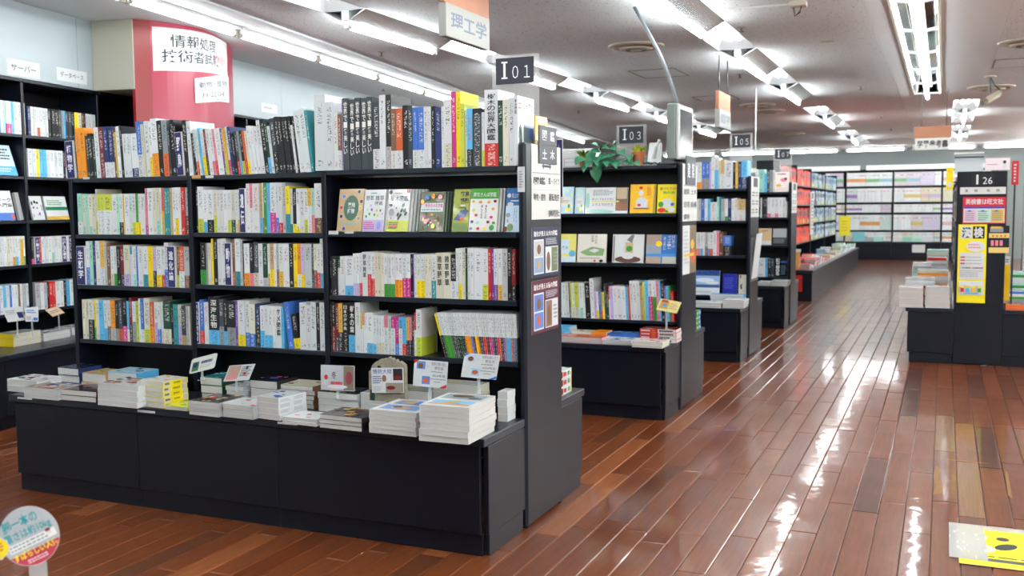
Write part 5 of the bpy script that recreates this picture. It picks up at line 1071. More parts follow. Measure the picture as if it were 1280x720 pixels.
# cable from the ceiling to the monitor
cp = [onz(793, 9, CEIL-.002)]
top = cp[0]; end = Vector((GX1-.06, 5.85, zm1+.012))
cab = MB().tube([top.lerp(end, f)+Vector((.10*math.sin(pi*f)*.5, 0, -.05*math.sin(pi*f))) for f in [k/14 for k in range(15)]], .011, 8).build('monitor_cable', 'cable_grey', None, smooth=True, label='grey cable running down from the ceiling to the monitor', cat='cable')
# white boxes and papers standing behind the plants
bxm = thing('printer', 'white boxy printer behind the plants on second bookcase', 'printer', (ony(715, 205, 5.95).x, 5.95, ZP))
xa_, xb_ = ony(690, 200, 5.93).x, ony(744, 200, 5.93).x; part('body', (xa_, 5.93, ZP+.0005), (xb_, 6.06, ZP+.11), 'white_board', bxm, .006); part('lid', (xa_+.004, 5.935, ZP+.1105), (xb_-.004, 6.05, ZP+.125), 'housing', bxm, .004)
Print().rect(.28, .12, .62, .6, 'A').rect(.3, .16, .6, .36, (222, 222, 222)).rect(.3, .4, .6, .56, (222, 222, 222)).build('front_print', bxm, (xa_, 5.9298, ZP), (xb_-xa_, 0, 0), (0, 0, .11))
tel = thing('telephone', 'white desk telephone with black cords beside the monitor', 'telephone', (ony(825, 203, 5.88).x, 5.88, ZP))
cx = ony(819, 203, 5.97).x; MB().prism([(cx-.06, 5.90), (cx+.05, 5.90), (cx+.05, 6.04), (cx-.06, 6.04)], ZP+.0005, ZP+.02).build('base', 'white_board', tel)
MB().quad((cx-.05, 5.96, ZP+.021), (cx+.035, 5.96, ZP+.021), (cx+.03, 6.0, ZP+.15), (cx-.045, 6.0, ZP+.15), .02).build('body', 'housing', tel)
MB().tube([(cx+.0, 5.935, ZP+.05), (cx+.02, 5.925, ZP+.12), (cx+.035, 5.945, ZP+.16)], [.012, .009, .013], 10).build('handset', 'white_board', tel)
MB().tube([(cx-.10+.02*k, 5.88+.008*math.sin(k*2.1), ZP+.012+.012*abs(math.sin(k*1.3))) for k in range(9)], .0045, 6).build('cord', 'black_plastic', tel)
# ============================================================ third and fourth island bookcases
Y5, Y7 = GOND_Y[2]+.3565, GOND_Y[3]+.3565; G5, G7 = 'books in the third island bookcase', 'books in the fourth island bookcase'
W5 = ' row of third bookcase'; W7 = ' row of fourth bookcase'
shelf_row('w5:g2.5 w6:o2.5 b6:a4 b6:a4 v3 w5@27 w6:s6@25 c3@22 N6:w5@23 w13@22 k4@21 Y4@21 B5@21 s14:B4@22', 868, 938, 215, Y5, 1.342, .215, 'top'+W5, G5, 0, 'design_book')
shelf_row('w5 c4 b5 w4 s4 w9@15 T3@19 t3@19 A5 w4:g2 B5 w4 w4@18 N17:w5@17', 868, 937, 260, Y5, 1.087, .175, 'second'+W5, G5, 0, 'design_book')
shelf_row('w4:o3 w5:p3 w4:s3 w3 A4:n4 w3:b3 w5:O3 w5@20 p4@19 n6@19 b12:k5@16', 868, 914, 300, Y5, .806, .185, 'third'+W5, G5, 0, 'design_book')
fo(868, 899, 345, Y5+.012, .484, .2, .012, 'b', 'blue clouds and sea book lettered AALTO facing out on third bookcase', px_art(lambda p: (p.rect(0, 0, 1, 1, (150, 180, 214)), p.rect(0, .78, 1, 1, (60, 90, 150)), p.ell(.4, .6, .4, .09, (214, 224, 236)), p.ell(.7, .5, .28, .07, 'w'), p.rect(0, 0, 1, .3, (214, 220, 226)), p.rect(0, .3, 1, .42, (70, 100, 150)), p.text('AALTO', .1, .84, .9, .95, (40, 60, 130), .02), p.lines(.06, .08, .7, .16, 2, 'a'))), grp=G5, nm='design_book')
fo(903, 921, 350, Y5+.012, .484, .175, .014, 'B', 'royal blue book facing out on third bookcase', px_art(lambda p: (p.rect(0, 0, 1, 1, (44, 50, 150)), p.lines(.1, .3, .9, .85, 6, (80, 90, 190)))), grp=G5, nm='design_book')
fo(923, 933, 352, Y5+.012, .484, .17, .014, 'c', 'cream and brown book beside the royal blue book on third bookcase', art('c', ['n', 'w', 'v', 'd'], 10, seed=81), grp=G5, nm='design_book')
def led(px0, px1, yy, gy, n, t, col, lab, a=None, grp=G5, depth=.2):
    a0, b0 = ony(px0, 370, yy), ony(px1, 370, yy); stack(0, 0, 0, .42, depth, n, t, col, lab, grp, 'R', a, width=b0.x-a0.x, p=(a0.x, yy, .42))
g5, g7 = GOND_Y[2], GOND_Y[3]
led(850, 901, g5+.01, g5, 2, .018, 'w', 'white magazine with blue sea cover on third bookcase ledge', art('w', ['b', 's', 'w'], 8, seed=82)); led(903, 930, g5+.02, g5, 4, .016, 'w', 'white booklet in the corner stack of third bookcase ledge', art('w', ['A', 'w'], 4, seed=83))
led(888, 930, g5+.23, g5, 5, .017, 's', 'pale blue strip book lying at the back of third bookcase ledge', art('s', ['w', 'Y', 's'], 8, seed=84), depth=.1)
shelf_row('w4@23 T9@23 s4@19 d4@22 a5@22 c3@20', 944, 969, 225, Y7, 1.342, .2, 'top'+W7, G7, 0, 'design_book')
fo(969, 986, 230, Y7+.012, 1.342, .2, .01, 'w', 'pink dragon and burger magazine facing out on top of fourth bookcase', px_art(lambda p: (p.rect(0, 0, 1, 1, (236, 224, 222)), p.ell(.6, .6, .25, .1, 'p'), p.ell(.75, .66, .12, .06, 'R'), p.ell(.25, .32, .2, .08, 'Y'), p.lines(.1, .85, .9, .95, 1, 'd'), p.lines(.05, .05, .95, .2, 2, (230, 190, 170)))), grp=G7, nm='magazine')
shelf_row('k3 k3 w2 k3 k3 d3 w6:p2 w6 w6:p2 w6 w5 w4@16 w4@16', 946, 988, 262, Y7, 1.087, .2, 'second'+W7, G7, 0, 'design_book')
fo(948, 964, 290, Y7+.012, .806, .17, .012, 'N', 'tan book facing out on fourth bookcase', px_art(lambda p: (p.rect(0, 0, 1, 1, (206, 176, 132)), p.rect(0, 0, 1, .24, 'w'), p.lines(.2, .8, .8, .9, 1, 'n'))), grp=G7, nm='design_book'); fo(965, 984, 290, Y7+.012, .806, .17, .012, 'd', 'grey photo book with dark foot facing out on fourth bookcase', px_art(lambda p: (p.rect(0, 0, 1, 1, (46, 50, 54)), p.rect(.05, .45, .95, .98, (168, 174, 178)), p.lines(.1, .1, .9, .38, 4, 'a'))), grp=G7, nm='design_book')
fo(968, 984, 330, Y7+.012, .484, .2, .012, 'k', 'black book lettered EW105 sideways facing out on fourth bookcase', px_art(lambda p: (p.rect(0, 0, 1, 1, 'k'), p.text('EW105', .1, .06, .4, .94, 'w', .02, True), p.rect(.5, .72, .98, .8, 'b'), p.lines(.5, .1, .95, .6, 7, (90, 120, 140)))), grp=G7, nm='design_book')
shelf_row('w14@19 s4@19 k6@18 d4@18', 946, 967, 335, Y7, .484, .18, 'fourth'+W7, G7, 0, 'design_book')
led(947, 962, g7+.02, g7, 2, .018, 'w', 'white book at left of fourth bookcase ledge', None, G7); led(963, 984, g7+.02, g7, 3, .017, 'A', 'grey and white magazine stack at the corner of fourth bookcase ledge', None, G7)
for gy, nm, z1_, z0_, low in ((g5, 'third', 1.437, 1.115, True), (g7, 'fourth', 1.437, 1.13, False)):
    sheet('directory_sheet', f'white directory sheet on the end panel of {nm} bookcase', 'sign', gy+.352, gy+.712, z0_, z1_, 'white_board', lambda p: (p.rect(.25, .75, .8, .97, (70, 72, 80)), [p.lines(.1+.45*(k % 2), .08+.21*(k//2), .45+.45*(k % 2), .22+.21*(k//2), 2, 'd') for k in range(6)], p.rect(.5, .02, .505, .7, 'A')))
pk = thing('leaflet_pocket', 'clear pocket of white leaflets hanging on the end panel of third bookcase', 'leaflets', (GX1+.02, g5+.5, .7))
MB().quad((GX1+.012, g5+.4, .62), (GX1+.012, g5+.66, .62), (GX1+.05, g5+.66, .98), (GX1+.05, g5+.4, .98), .004).build('leaflet', 'paper', pk); part('pocket', (GX1+.0085, g5+.38, .6), (GX1+.0115, g5+.68, .95), 'acrylic_box', pk, 0)

# ============================================================ rows of books too many and too small to count: one object per bookcase
def book_block(m, o, U, D, w, h, d, c, bc=None, bf=.3, tc=None):
    """one simple book: spine from o along U, depth along D (into the shelf)"""
    U, D = Vector(U), Vector(D); Z = Vector((0, 0, 1))
    def bx(a, b, z0, z1, e, col):
        v = []
        for z in (z0, z1): v += [o+U*a+Z*z-D*e, o+U*b+Z*z-D*e, o+U*b+Z*z+D*d, o+U*a+Z*z+D*d]
        f = [(0, 3, 2, 1), (4, 5, 6, 7), (0, 1, 5, 4), (1, 2, 6, 5), (2, 3, 7, 6), (3, 0, 4, 7)]
        if U.cross(D).z < 0: f = [q[::-1] for q in f]
        m.add(v, f, col)
    if bc: bx(0, w, 0, h*bf, .0006, pal(bc, 12)); bx(0, w, h*bf, h, 0, pal(c, 10))
    else: bx(0, w, 0, h, 0, pal(c, 10))
    if tc: bx(w*.25, w*.75, h*.55, h*.85, .0012, pal(tc, 8))
def fill(m, o, U, D, length, h, runs, tmin=.012, tmax=.024, d=.13, r=rng):
    x = 0
    while x < length-.01:
        c, bc, n = r.choice(runs); hh = h*r.uniform(.86, 1); 
        for _ in range(r.randint(1, n)):
            t = r.uniform(tmin, tmax)
            if x+t > length: return
            book_block(m, Vector(o)+Vector(U)*x, U, D, t-.0006, hh, d, c, bc, r.choice((.25, .3, .4)), r.choice((None, None, 'd', 'a'))); x += t
# middle and left bays of the farther islands, mostly hidden behind the nearer ones
r6 = random.Random(12); m = MB()
for gy, zs in ((GOND_Y[1], (.523, .864, 1.163)), (GOND_Y[2], (.484, .806, 1.087, 1.342)), (GOND_Y[3], (.484, .806, 1.087, 1.342))):
    for xl, xr_ in BX[:2]:
        for z in zs: fill(m, (xl+.015, gy+.362, z+.0006), (1, 0, 0), (0, 1, 0), xr_-xl-.03, .2, [('w', None, 4), ('w', 's', 2), ('w', 'y', 2), ('c', 'o', 2), ('k', None, 2), ('b', 'w', 1), ('A', 'g', 2), ('T', None, 1)], r=r6)
        for k in range(3):
            x = xl+.03+k*.21
            for q in range(r6.randint(2, 4)): m.box((x, gy+.03, .4206+q*.02), (x+.17, gy+.24, .4396+q*.02), pal(r6.choice('wAwcsp'), 8))
m.build('hidden_bay_books', 'print_ink', None, label='books filling the bays of the farther islands behind the nearest bookcase', cat='books', kind='stuff')
# ---- the bookcase along the aisle beyond the islands: red exam books, then blue
XT = -1.52
red = thing('aisle_bookcase', 'long dark bookcase of red exam books along the left of the aisle', 'bookcase', (-1.8, 16.5, 0))
XS = -1.92; YR0, YR1, YR2 = 12.9, 16.2, 20.2
part('base_panel', (XT, YR0, .078), (XT+.018, 16.55, .36), 'charcoal', red); part('base_panel', (XT, 16.553, .078), (XT+.018, YR2, .36), 'charcoal', red)
part('base_side', (-2.2, YR0-.02, .0), (XT+.018, YR0-.001, .36), 'charcoal', red); part('plinth', (XT-.03, YR0, 0), (XT-.012, YR2, .076), 'charcoal', red); part('base_top', (-2.2, YR0-.03, .362), (XT+.03, YR2, .39), 'charcoal_top', red, .003)
part('sign_board', (-1.86, YR0-.0225, .12), (-1.62, YR0-.0205, .33), 'red_board', red, 0)
RZs = [.66, .94, 1.22, 1.5]
for k, yy in enumerate((YR0, 14.55, YR1, 18.2, YR2)):
    part('upright', (-2.2, yy-.012, .391), (XS, yy+.012, 1.78), 'charcoal', red)
for a, b in ((YR0, 14.55), (14.55, YR1), (YR1, 18.2), (18.2, YR2)):
    part('back_panel', (-2.21, a+.013, .391), (-2.201, b-.013, 1.78), 'charcoal_inner', red, 0)
    for z in RZs: part('shelf', (-2.2, a+.0125, z-.018), (XS-.004, b-.0125, z), 'charcoal_top', red)
m1, m2 = MB(), MB(); r3 = random.Random(3)
for i, z in enumerate(RZs):
    for a, b in ((YR0, 14.55), (14.55, YR1)): fill(m1, (XS-.01, a+.02, z+.0006), (0, 1, 0), (-1, 0, 0), b-a-.04, .235, [('e', None, 8), ('e', None, 9), ('e', 's', 1), ('R', 'Y', 3), ('e', 'r', 4)] if i != 1 else [('R', 'Y', 6), ('R', None, 3), ('e', None, 6)], r=r3)
    for a, b in ((YR1, 18.2), (18.2, YR2)): fill(m2, (XS-.01, a+.02, z+.0006), (0, 1, 0), (-1, 0, 0), b-a-.04, .235, [('b', 'y', 3), ('w', 'b', 4), ('B', 'g', 3), ('w', None, 3), ('s', None, 2), ('k', 'y', 2), ('d', None, 2), ('T', 'w', 2)], r=r3)
m1.build('red_exam_books', 'print_ink', None, label='rows of red exam books filling the aisle bookcase', cat='books', kind='stuff'); m2.build('blue_study_books', 'print_ink', None, label='rows of blue and white study books in the farther aisle bookcase', cat='books', kind='stuff')
pil = thing('directory_sheet', 'tall white directory sheet on the post between red and blue exam books', 'sign', (XS+.02, YR1, .6)); part('board', (XS+.001, YR1-.16, .75), (XS+.02, YR1+.16, 1.42), 'white_board', pil, 0)
Print().lines(.15, .1, .85, .9, 10, 'd').rect(.2, .86, .8, .97, 'd').build('print', pil, (XS+.0202, YR1-.16, .75), (0, .32, 0), (0, 0, .67))
m = MB()
for yy in [13.0+.3*k for k in range(24)]:
    for xx in (-1.88, -1.70):
        n_ = r3.randint(2, 6); c = r3.choice('eeeerw') if yy < 15.4 else r3.choice('wwAsgwY'); z = .3905
        for q in range(n_):
            t = r3.uniform(.014, .024); o = Vector((xx+r3.uniform(-.005, .005), yy+r3.uniform(0, .02), z))
            m.box(o, o+Vector((.15, .21, t-.001)), pal(c, 14)); m.box(o+Vector((.012, -.001, .002)), o+Vector((.151, .2, t-.004)), pal('w', 8)); z += t
m.build('stacked_exam_books', 'print_ink', None, label='rows of red and white book stacks along the aisle bookcase ledge', cat='books', kind='stuff')
bxo = thing('orange_display', 'orange cardboard display box at the head of the aisle bookcase', 'display box', (-1.98, 12.8, .391))
part('box', (-1.86, 12.895, .3915), (-1.66, 12.94, .62), 'orange_box', bxo); part('lid_strip', (-1.87, 12.89, .6205), (-1.65, 12.945, .655), 'white_board', bxo)

# ---- back wall bookcases
YBk = 23.62; back = thing('back_bookcase', 'long dark bookcase of pale magazines along the back wall', 'bookcase', (-1.4, 23.9, 0))
BXs = [-3.05+1.0*k for k in range(5)]; BZ = [.65, 1.04, 1.27, 1.63]
part('header', (-5.2, YBk-.04, 1.985), (-1.75, YBk-.01, 2.09), 'white_board', back, 0); part('header', (-1.62, YBk-.04, 1.985), (.95, YBk-.01, 2.09), 'white_board', back, 0)
for i, x in enumerate(BXs):
    part('upright', (x-.014, YBk, .401), (x+.014, YBk+.3, 1.98), 'charcoal', back)
    if i == len(BXs)-1: break
    e_ = BXs[i+1]; part('base_panel', (x+.002, YBk-.35, .078), (e_-.002, YBk-.33, .37), 'charcoal', back); part('plinth', (x, YBk-.31, 0), (e_, YBk-.29, .076), 'charcoal', back)
    part('base_top', (x, YBk-.36, .372), (e_, YBk+.3, .4), 'charcoal_top', back); part('back_panel', (x+.015, YBk+.301, .401), (e_-.015, YBk+.31, 1.98), 'charcoal_inner', back, 0); part('top', (x, YBk, 1.981), (e_, YBk+.3, 2.0), 'charcoal', back)
    for z in BZ: part('shelf', (x+.0145, YBk+.004, z-.02), (e_-.0145, YBk+.3, z), 'charcoal_top', back)
part('notice', (-.62, YBk-.352, .17), (-.36, YBk-.3505, .34), 'paper', back, 0)
m = MB(); r4 = random.Random(9)
for i in range(len(BXs)-1):
    for j, z in enumerate([.401]+BZ):
        hh = (BZ+[1.98])[j]-z-.05; x = BXs[i]+.02
        while x < BXs[i+1]-.1:
            w = min(r4.uniform(.15, .42), BXs[i+1]-.02-x); c = r4.choice(['w', 'w', 'w', 'w', 'w', 'c', (202, 192, 198), (190, 204, 200), (206, 200, 176), (194, 186, 204)]); bc = r4.choice([(206, 186, 120), (214, 150, 90), None, None, (150, 186, 204), (206, 170, 176), (180, 170, 200), (150, 110, 170), (130, 180, 130), None, None, None]); yy = YBk+.01; n = max(2, int(w/.028)); q = w/n
            for k in range(n):
                a, b = x+k*q, x+(k+1)*q-.001; m.box((a, yy, z+.001), (b, yy+.14, z+hh), pal(c, 6))
                if bc: m.box((a, yy-.001, z+hh*.3), (b, yy, z+hh*.55), pal(bc, 6))
                m.box((a+.003, yy-.0015, z+hh*.75), (b-.003, yy, z+hh*.82), pal(r4.choice('wAcap'), 6))
            x += w+.004
    x = BXs[i]+.03
    while x < BXs[i+1]-.2:
        n = r4.randint(3, 6); m.box((x, YBk-.33, .401), (x+.19, YBk-.1, .401+n*.018), pal(r4.choice('wAwcT'), 8)); x += .2
m.build('pale_magazines', 'print_ink', None, label='rows of pale study magazines filling the back wall bookcase', cat='magazines', kind='stuff')
bl = thing('light_blue_sign', 'light blue card standing on the back wall ledge', 'sign', (-1.75, 22.9, .4)); part('card', (-1.85, YBk-.355, .401), (-1.6, YBk-.345, .62), 'white_board', bl, 0); Print().rect(0, 0, 1, 1, (130, 200, 206)).build('print', bl, (-1.85, YBk-.3552, .401), (.25, 0, 0), (0, 0, .22))
yw = thing('yellow_sign', 'yellow card hanging on the post near the back wall bookcase', 'sign', (-1.9, 20.3, .7)); part('card', (-1.86, 20.22, .62), (-1.66, 20.23, 1.0), 'white_board', yw, 0); Print().rect(0, 0, 1, 1, (236, 220, 40)).lines(.2, .2, .8, .8, 4, 'Y').build('print', yw, (-1.86, 20.2198, .62), (.2, 0, 0), (0, 0, .38)); part('rod', (-1.78, 20.231, .391), (-1.77, 20.239, .62), 'wire', yw, 0)

# ============================================================ right island (I 26) with its end panel toward the camera
YP = 8.125; XA, XB = .083, .42
ri = thing('end_bookcase', 'dark bookcase with posters on its end panel right of the aisle', 'bookcase', (.25, 10, 0))
part('end_panel', (XA, YP, .004), (XB, YP+.03, 1.445), 'charcoal', ri, .006)
for sx, x0, x1 in ((-1, XA-.335, XA-.001), (1, XB+.001, XB+.336)):
    part('base_end', (x0 if sx > 0 else x0+.015, YP+.008, .078), (x1 if sx < 0 else x1-.015, YP+.026, .388), 'charcoal', ri); part('plinth', (x0 if sx > 0 else x0+.03, YP+.012, 0), (x1 if sx < 0 else x1-.03, YP+.03, .076), 'charcoal', ri)
    part('base_top', (x0, YP-.002, .39), (x1, 12.6, .42), 'charcoal_top', ri, .003)
    part('base_panel', ((x0+.015) if sx < 0 else x1-.033, YP+.027, .078), ((x0+.033) if sx < 0 else x1-.015, 12.6, .388), 'charcoal', ri)
    part('plinth', ((x0+.03) if sx < 0 else x1-.048, YP+.031, 0), ((x0+.048) if sx < 0 else x1-.03, 12.6, .076), 'charcoal', ri)
part('back_panel', (XA+.155, YP+.031, 0), (XB-.155, 12.6, 1.44), 'charcoal_inner', ri, 0)
for yy in (9.6, 11.1, 12.59): part('upright', (XA+.004, yy-.01, .421), (XB-.004, yy+.01, 1.44), 'charcoal', ri)
for z in (.72, 1.08, 1.42):
    part('shelf', (XA+.004, YP+.031, z-.018), (XA+.154, 12.58, z), 'charcoal_top', ri); part('shelf', (XB-.154, YP+.031, z-.018), (XB-.004, 12.58, z), 'charcoal_top', ri)
m = MB(); r5 = random.Random(4)
for z, h in ((.421, .26), (.721, .32), (1.081, .3)):
    for a, b in ((YP+.04, 9.58), (9.62, 11.08), (11.12, 12.57)):
        fill(m, (XA+.012, b, z), (0, -1, 0), (1, 0, 0), b-a, h, [('w', 'y', 2), ('s', 'w', 2), ('w', 'm', 2), ('p', 'w', 2), ('y', 'w', 2), ('c', 'b', 2), ('w', None, 3)], .014, .03, .12, r5)
m.build('exam_books', 'print_ink', None, label='colourful exam books on the aisle side of the right bookcase', cat='books', kind='stuff')
def fsign(name, q, y, label, cat, fn, material='paper', th=.002, grp=None):
    a, b = ony(q[0], q[3], y), ony(q[2], q[1], y); t = thing(name, label, cat, ((a.x+b.x)/2, y, a.z), grp); part('board', (a.x, y, a.z), (b.x, y+th, b.z), material, t, 0)
    p = Print(); fn(p); p.build('print', t, (a.x, y-.0002, a.z), (b.x-a.x, 0, 0), (0, 0, b.z-a.z), .0004); return t
yS = YP-.0026
fsign('number_sign', (1214.5, 216.5, 1243, 232), yS, 'black number plate I 26 at top of the right end panel', 'sign', lambda p: (p.rect(.2, .1, .3, .9, 'w'), p.text('26', .5, .12, .92, .68, (240, 240, 242), -.01)), 'black_plastic')
fsign('subject_strip', (1200, 233.5, 1257.5, 243), yS, 'white strip with four small characters below the I 26 plate', 'sign', lambda p: [p.text(t_, .1+.21*i+(.06 if i > 1 else 0), .3, .18+.21*i+(.06 if i > 1 else 0), .72, 'd', .005) for i, t_ in enumerate('漢検英検')], 'white_board')
def eiken(p):
    p.rect(0, 0, 1, 1, 'r').rect(.02, .04, .98, .62, 'w').rect(0, .66, 1, 1, (206, 44, 56)).text('英検書は旺文社', .06, .72, .94, .94, 'w', .02).rect(.02, .57, .98, .64, (40, 70, 170)).rect(.04, .07, .32, .53, (230, 190, 214)).rect(.35, .07, .64, .53, (190, 224, 206)).rect(.67, .07, .96, .53, (226, 190, 70))
    for x in (.06, .37, .69): p.lines(x, .1, x+.24, .5, 5, 'a').ell(x+.1, .48, .04, .03, 'b')
fsign('exam_poster', (1203, 246, 1257.5, 279.5), yS, 'red and white exam book poster on the right end panel', 'poster', eiken)
def kanken(p):
    p.rect(0, 0, 1, 1, (240, 222, 30)).rect(.08, .82, .49, .975, 'w').rect(.51, .82, .92, .975, 'k').text('漢', .12, .83, .46, .965, 'k', .03).text('検', .54, .83, .88, .965, 'w', .03).ell(.62, .72, .33, .07, 'w').lines(.36, .69, .88, .76, 2, 'p').rect(.07, .3, .93, .64, 'w').rect(.07, .1, .93, .28, 'w')
    for i in range(3): p.rect(.1, .575-.04*i, .26, .592-.04*i, 'r').lines(.3, .575-.04*i, .9, .592-.04*i, 1, 'a')
    for i, c in enumerate('vgbkrYtRBmk'): p.rect(.1+.073*i, .44, .16+.073*i, .455, c)
    p.lines(.1, .33, .9, .42, 4, 'A')
    for i, c in enumerate(('r', 's', 'Y', 'g')): p.rect(.13+.2*i, .14, .25+.2*i, .22, c).rect(.13+.2*i, .19, .25+.2*i, .22, 'y')
    p.rect(.25, .115, .75, .128, 's')
fsign('exam_poster', (1195.5, 280.5, 1234, 378), yS, 'tall yellow poster headed 漢検 on the right end panel', 'poster', kanken)
fsign('exam_poster', (1235.5, 282, 1262, 316), yS, 'small black and yellow leaflet beside the tall yellow poster', 'poster', lambda p: (p.rect(0, 0, 1, 1, 'k'), p.rect(0, .55, 1, .72, (226, 200, 120)), p.rect(0, 0, 1, .2, (226, 200, 120)), [p.ell(.2+.2*i, .62, .05, .04, 'O') for i in range(4)], [p.rect(.1+.22*i, .26, .25+.22*i, .46, 'p') for i in range(3)], p.rect(.05, .76, .7, .95, 'a'), p.rect(.1, .9, .6, .97, 'Y')))
# on top of it: clear box, pink board, red board, yellow tag
cb_ = thing('acrylic_holder', 'clear acrylic leaflet box on top of the right bookcase', 'holder', (.12, YP+.2, 1.44)); a, b = ony(1193, 216, YP+.1), ony(1230, 192, YP+.1)
part('box', (a.x, YP+.1, 1.4405), (b.x, YP+.22, b.z), 'acrylic_box', cb_, 0); part('rim', (a.x-.003, YP+.095, b.z+.0005), (b.x+.003, YP+.225, b.z+.014), 'white_board', cb_, 0); part('leaflets', (a.x+.012, YP+.13, 1.442), (b.x-.012, YP+.19, b.z-.05), 'paper', cb_, 0); part('blue_strip', (a.x, YP+.0985, b.z-.03), (b.x, YP+.0995, b.z-.018), 'screen_glass', cb_, 0)
for nm, q, y, lb, fn in (('pink_board', (1231, 197, 1263, 213), YP+.12, 'pink notice board with a small figure on top of right bookcase', lambda p: (p.rect(0, 0, 1, 1, (232, 200, 208)), p.rect(.03, .06, .97, .94, (236, 222, 224)), p.lines(.1, .4, .55, .55, 1, 'p'), p.ell(.78, .35, .08, .25, 'w'), p.ell(.78, .66, .07, .14, 'd'))), ('red_board', (1264, 201, 1274, 231), YP+.1, 'red upright board with white vertical lettering right of the end panel', lambda p: (p.rect(0, 0, 1, 1, (196, 44, 50)), p.lines(.3, .1, .7, .9, 6, 'w')))):
    t = fsign(nm, q, y, lb, 'sign', fn); a = ony(q[0], q[3], y); b = ony(q[2], q[1], y); part('support', ((a.x+b.x)/2-.006, y+.0025, 1.4205 if nm == 'pink_board' else .421), ((a.x+b.x)/2+.006, y+.006, a.z+.02), 'wire', t, 0)
yt_ = fsign('yellow_tag', (1182.5, 209, 1192, 237), YP+.02, 'yellow tag with white disc left of the right end panel', 'sign', lambda p: (p.rect(0, 0, 1, 1, (240, 220, 40)), p.ell(.5, .22, .3, .12, 'w'), p.lines(.2, .75, .8, .9, 2, 'Y'))); a, b = ony(1182.5, 237, YP+.02), ony(1192, 209, YP+.02); part('clip', (b.x-.01, YP+.0225, a.z+.05), (XA+.004, YP+.026, a.z+.058), 'wire', yt_, 0)
GR = 'books stacked on the ledges of the right bookcase'
def rstack(px0, px1, y, n, t, col, lab, a=None, cols=None, dep=.2, spine='F'):
    a0, b0 = ony(px0, 380, y), ony(px1, 380, y); stack(0, 0, 0, .42, dep, n, t, col, lab, GR, spine, a, width=b0.x-a0.x, p=(a0.x, y, .42), cols=cols)
rstack(1123.5, 1154, YP+.005, 9, .0165, 'w', 'white and orange exam book in the left front stack of right ledge', art('w', ['O', 'v', 'o', 'w'], 12, seed=91), ['w', 'p', 'w', 'p', 'w', 'O', 'w', 'O', 'O'], spine='R')
rstack(1156, 1187, YP+.005, 10, .0155, 'w', 'pink lined exam book in the right front stack of right ledge', art('w', ['s', 'v', 'O', 'w'], 12, seed=92), ['w', 'p', 'w', 'w', 'p', 'w', 'O', 'w', 's', 'O'], spine='R')
rstack(1131, 1168, YP+.24, 11, .019, 'R', 'red and white study book in the second stack of right ledge', art('w', ['R', 'Y'], 6, seed=93), ['w', 'w', 'A', 'R'])
rstack(1146, 1184, YP+.5, 12, .021, 'o', 'orange banded study book in the third stack of right ledge', art('w', ['u', 'w', 'Y'], 8, seed=94), ['w', 'w', 'o', 'c'])
rstack(1140, 1163, YP+.75, 10, .03, 'T', 'mint covered study book in the fourth stack of right ledge', art('w', ['u', 'T'], 6, seed=95), ['w', 'T', 'A'])
rstack(1158, 1182, YP+1.0, 14, .024, 'w', 'white study book in the tall fifth stack of right ledge', art('w', ['p', 's'], 6, seed=96), ['w', 'A', 'w', 'r', 'w'])
rstack(1157, 1184, YP+1.4, 16, .024, 'A', 'pale book in the tallest far stack of right ledge', art('w', ['p', 's'], 6, seed=97), ['w', 'A', 'c', 'T'])
rstack(1257, 1285, YP+.005, 2, .02, 'O', 'red and orange book at front of the ledge right of the end panel', art('O', ['r', 'Y'], 6, seed=98), spine='F'); rstack(1261, 1290, YP+.25, 6, .02, 'b', 'blue and white book in second stack right of the end panel', art('w', ['b', 'y', 'g'], 10, seed=99), ['w', 'b', 'a', 'g']); rstack(1262, 1292, YP+.5, 12, .021, 'w', 'white and green book in third stack right of the end panel', art('w', ['r', 'w'], 4, seed=100), ['w', 'w', 'g', 'T'])
fsign('yellow_strip', (1253.5, 321, 1263, 376), YP+.2, 'narrow white and yellow card standing right of the end panel', 'card', lambda p: (p.rect(0, 0, 1, .82, (236, 196, 20)), p.lines(.2, .86, .8, .96, 2, 'd')), th=.06)
part('column', (1.05, 14.0, 0), (1.75, 14.7, CEIL-.001), 'grey_wall', None, .004, label='pale grey square column behind the right bookcase', cat='column')
wfr = thing('dark_cabinet', 'dark grey framed cabinet at the far right edge', 'cabinet', (1.2, 12.9, 0)); part('body', (.86, 12.9, 0.001), (1.6, 13.3, 1.45), 'plate_dark', wfr); part('frame', (.845, 12.88, .002), (.885, 12.899, 1.46), 'silver', wfr)

# ============================================================ hanging subject boards
def hang_y(x, y0, y1, z0, zs, z1, text, label, face=1):
    """board in the plane x: wood above, white below, facing +x"""
    t = thing('hanging_sign', label, 'sign', (x, (y0+y1)/2, z0), 'hanging wooden subject signs'); part('wood_board', (x-.03, y0, zs+.0005), (x, y1, z1), 'wood_sign', t); part('white_board', (x-.036, y0+.005, z0), (x+.006, y1-.005, zs), 'paper_dim', t)
    for yy in (y0+.06, y1-.06): part('hanger', (x-.02, yy, z1+.0005), (x-.012, yy+.008, CEIL-.0005), 'wire', t, 0)
    n = len(text); Print().text(text, .1, .26, .92, .8, (104, 118, 132), .02).build('lettering', t, (x+.0062, y0+.005, z0), (0, y1-y0-.01, 0), (0, 0, zs-z0)); return t
xh = -2.25
pa, pb, pc = onx(556, 46, xh), onx(611.5, 62, xh), onx(585, 14, xh); hz0 = (pa.z+pb.z)/2; hzs = onx(556.5, -10, xh).z
hang_y(xh, pa.y, pb.y, hz0, onx(585, 14, xh).z, min(CEIL-.03, onx(585, -25, xh).z), '理工学', 'wooden hanging sign with white board reading 理工学 near the camera')
xh = -1.75; pa, pb = onx(898.5, 159, xh), onx(912.5, 163, xh); hang_y(xh, pa.y, pb.y, (pa.z+pb.z)/2, onx(905, 138, xh).z, onx(905, 116, xh).z, '語学', 'far narrow hanging wooden sign seen nearly edge-on over the aisle')
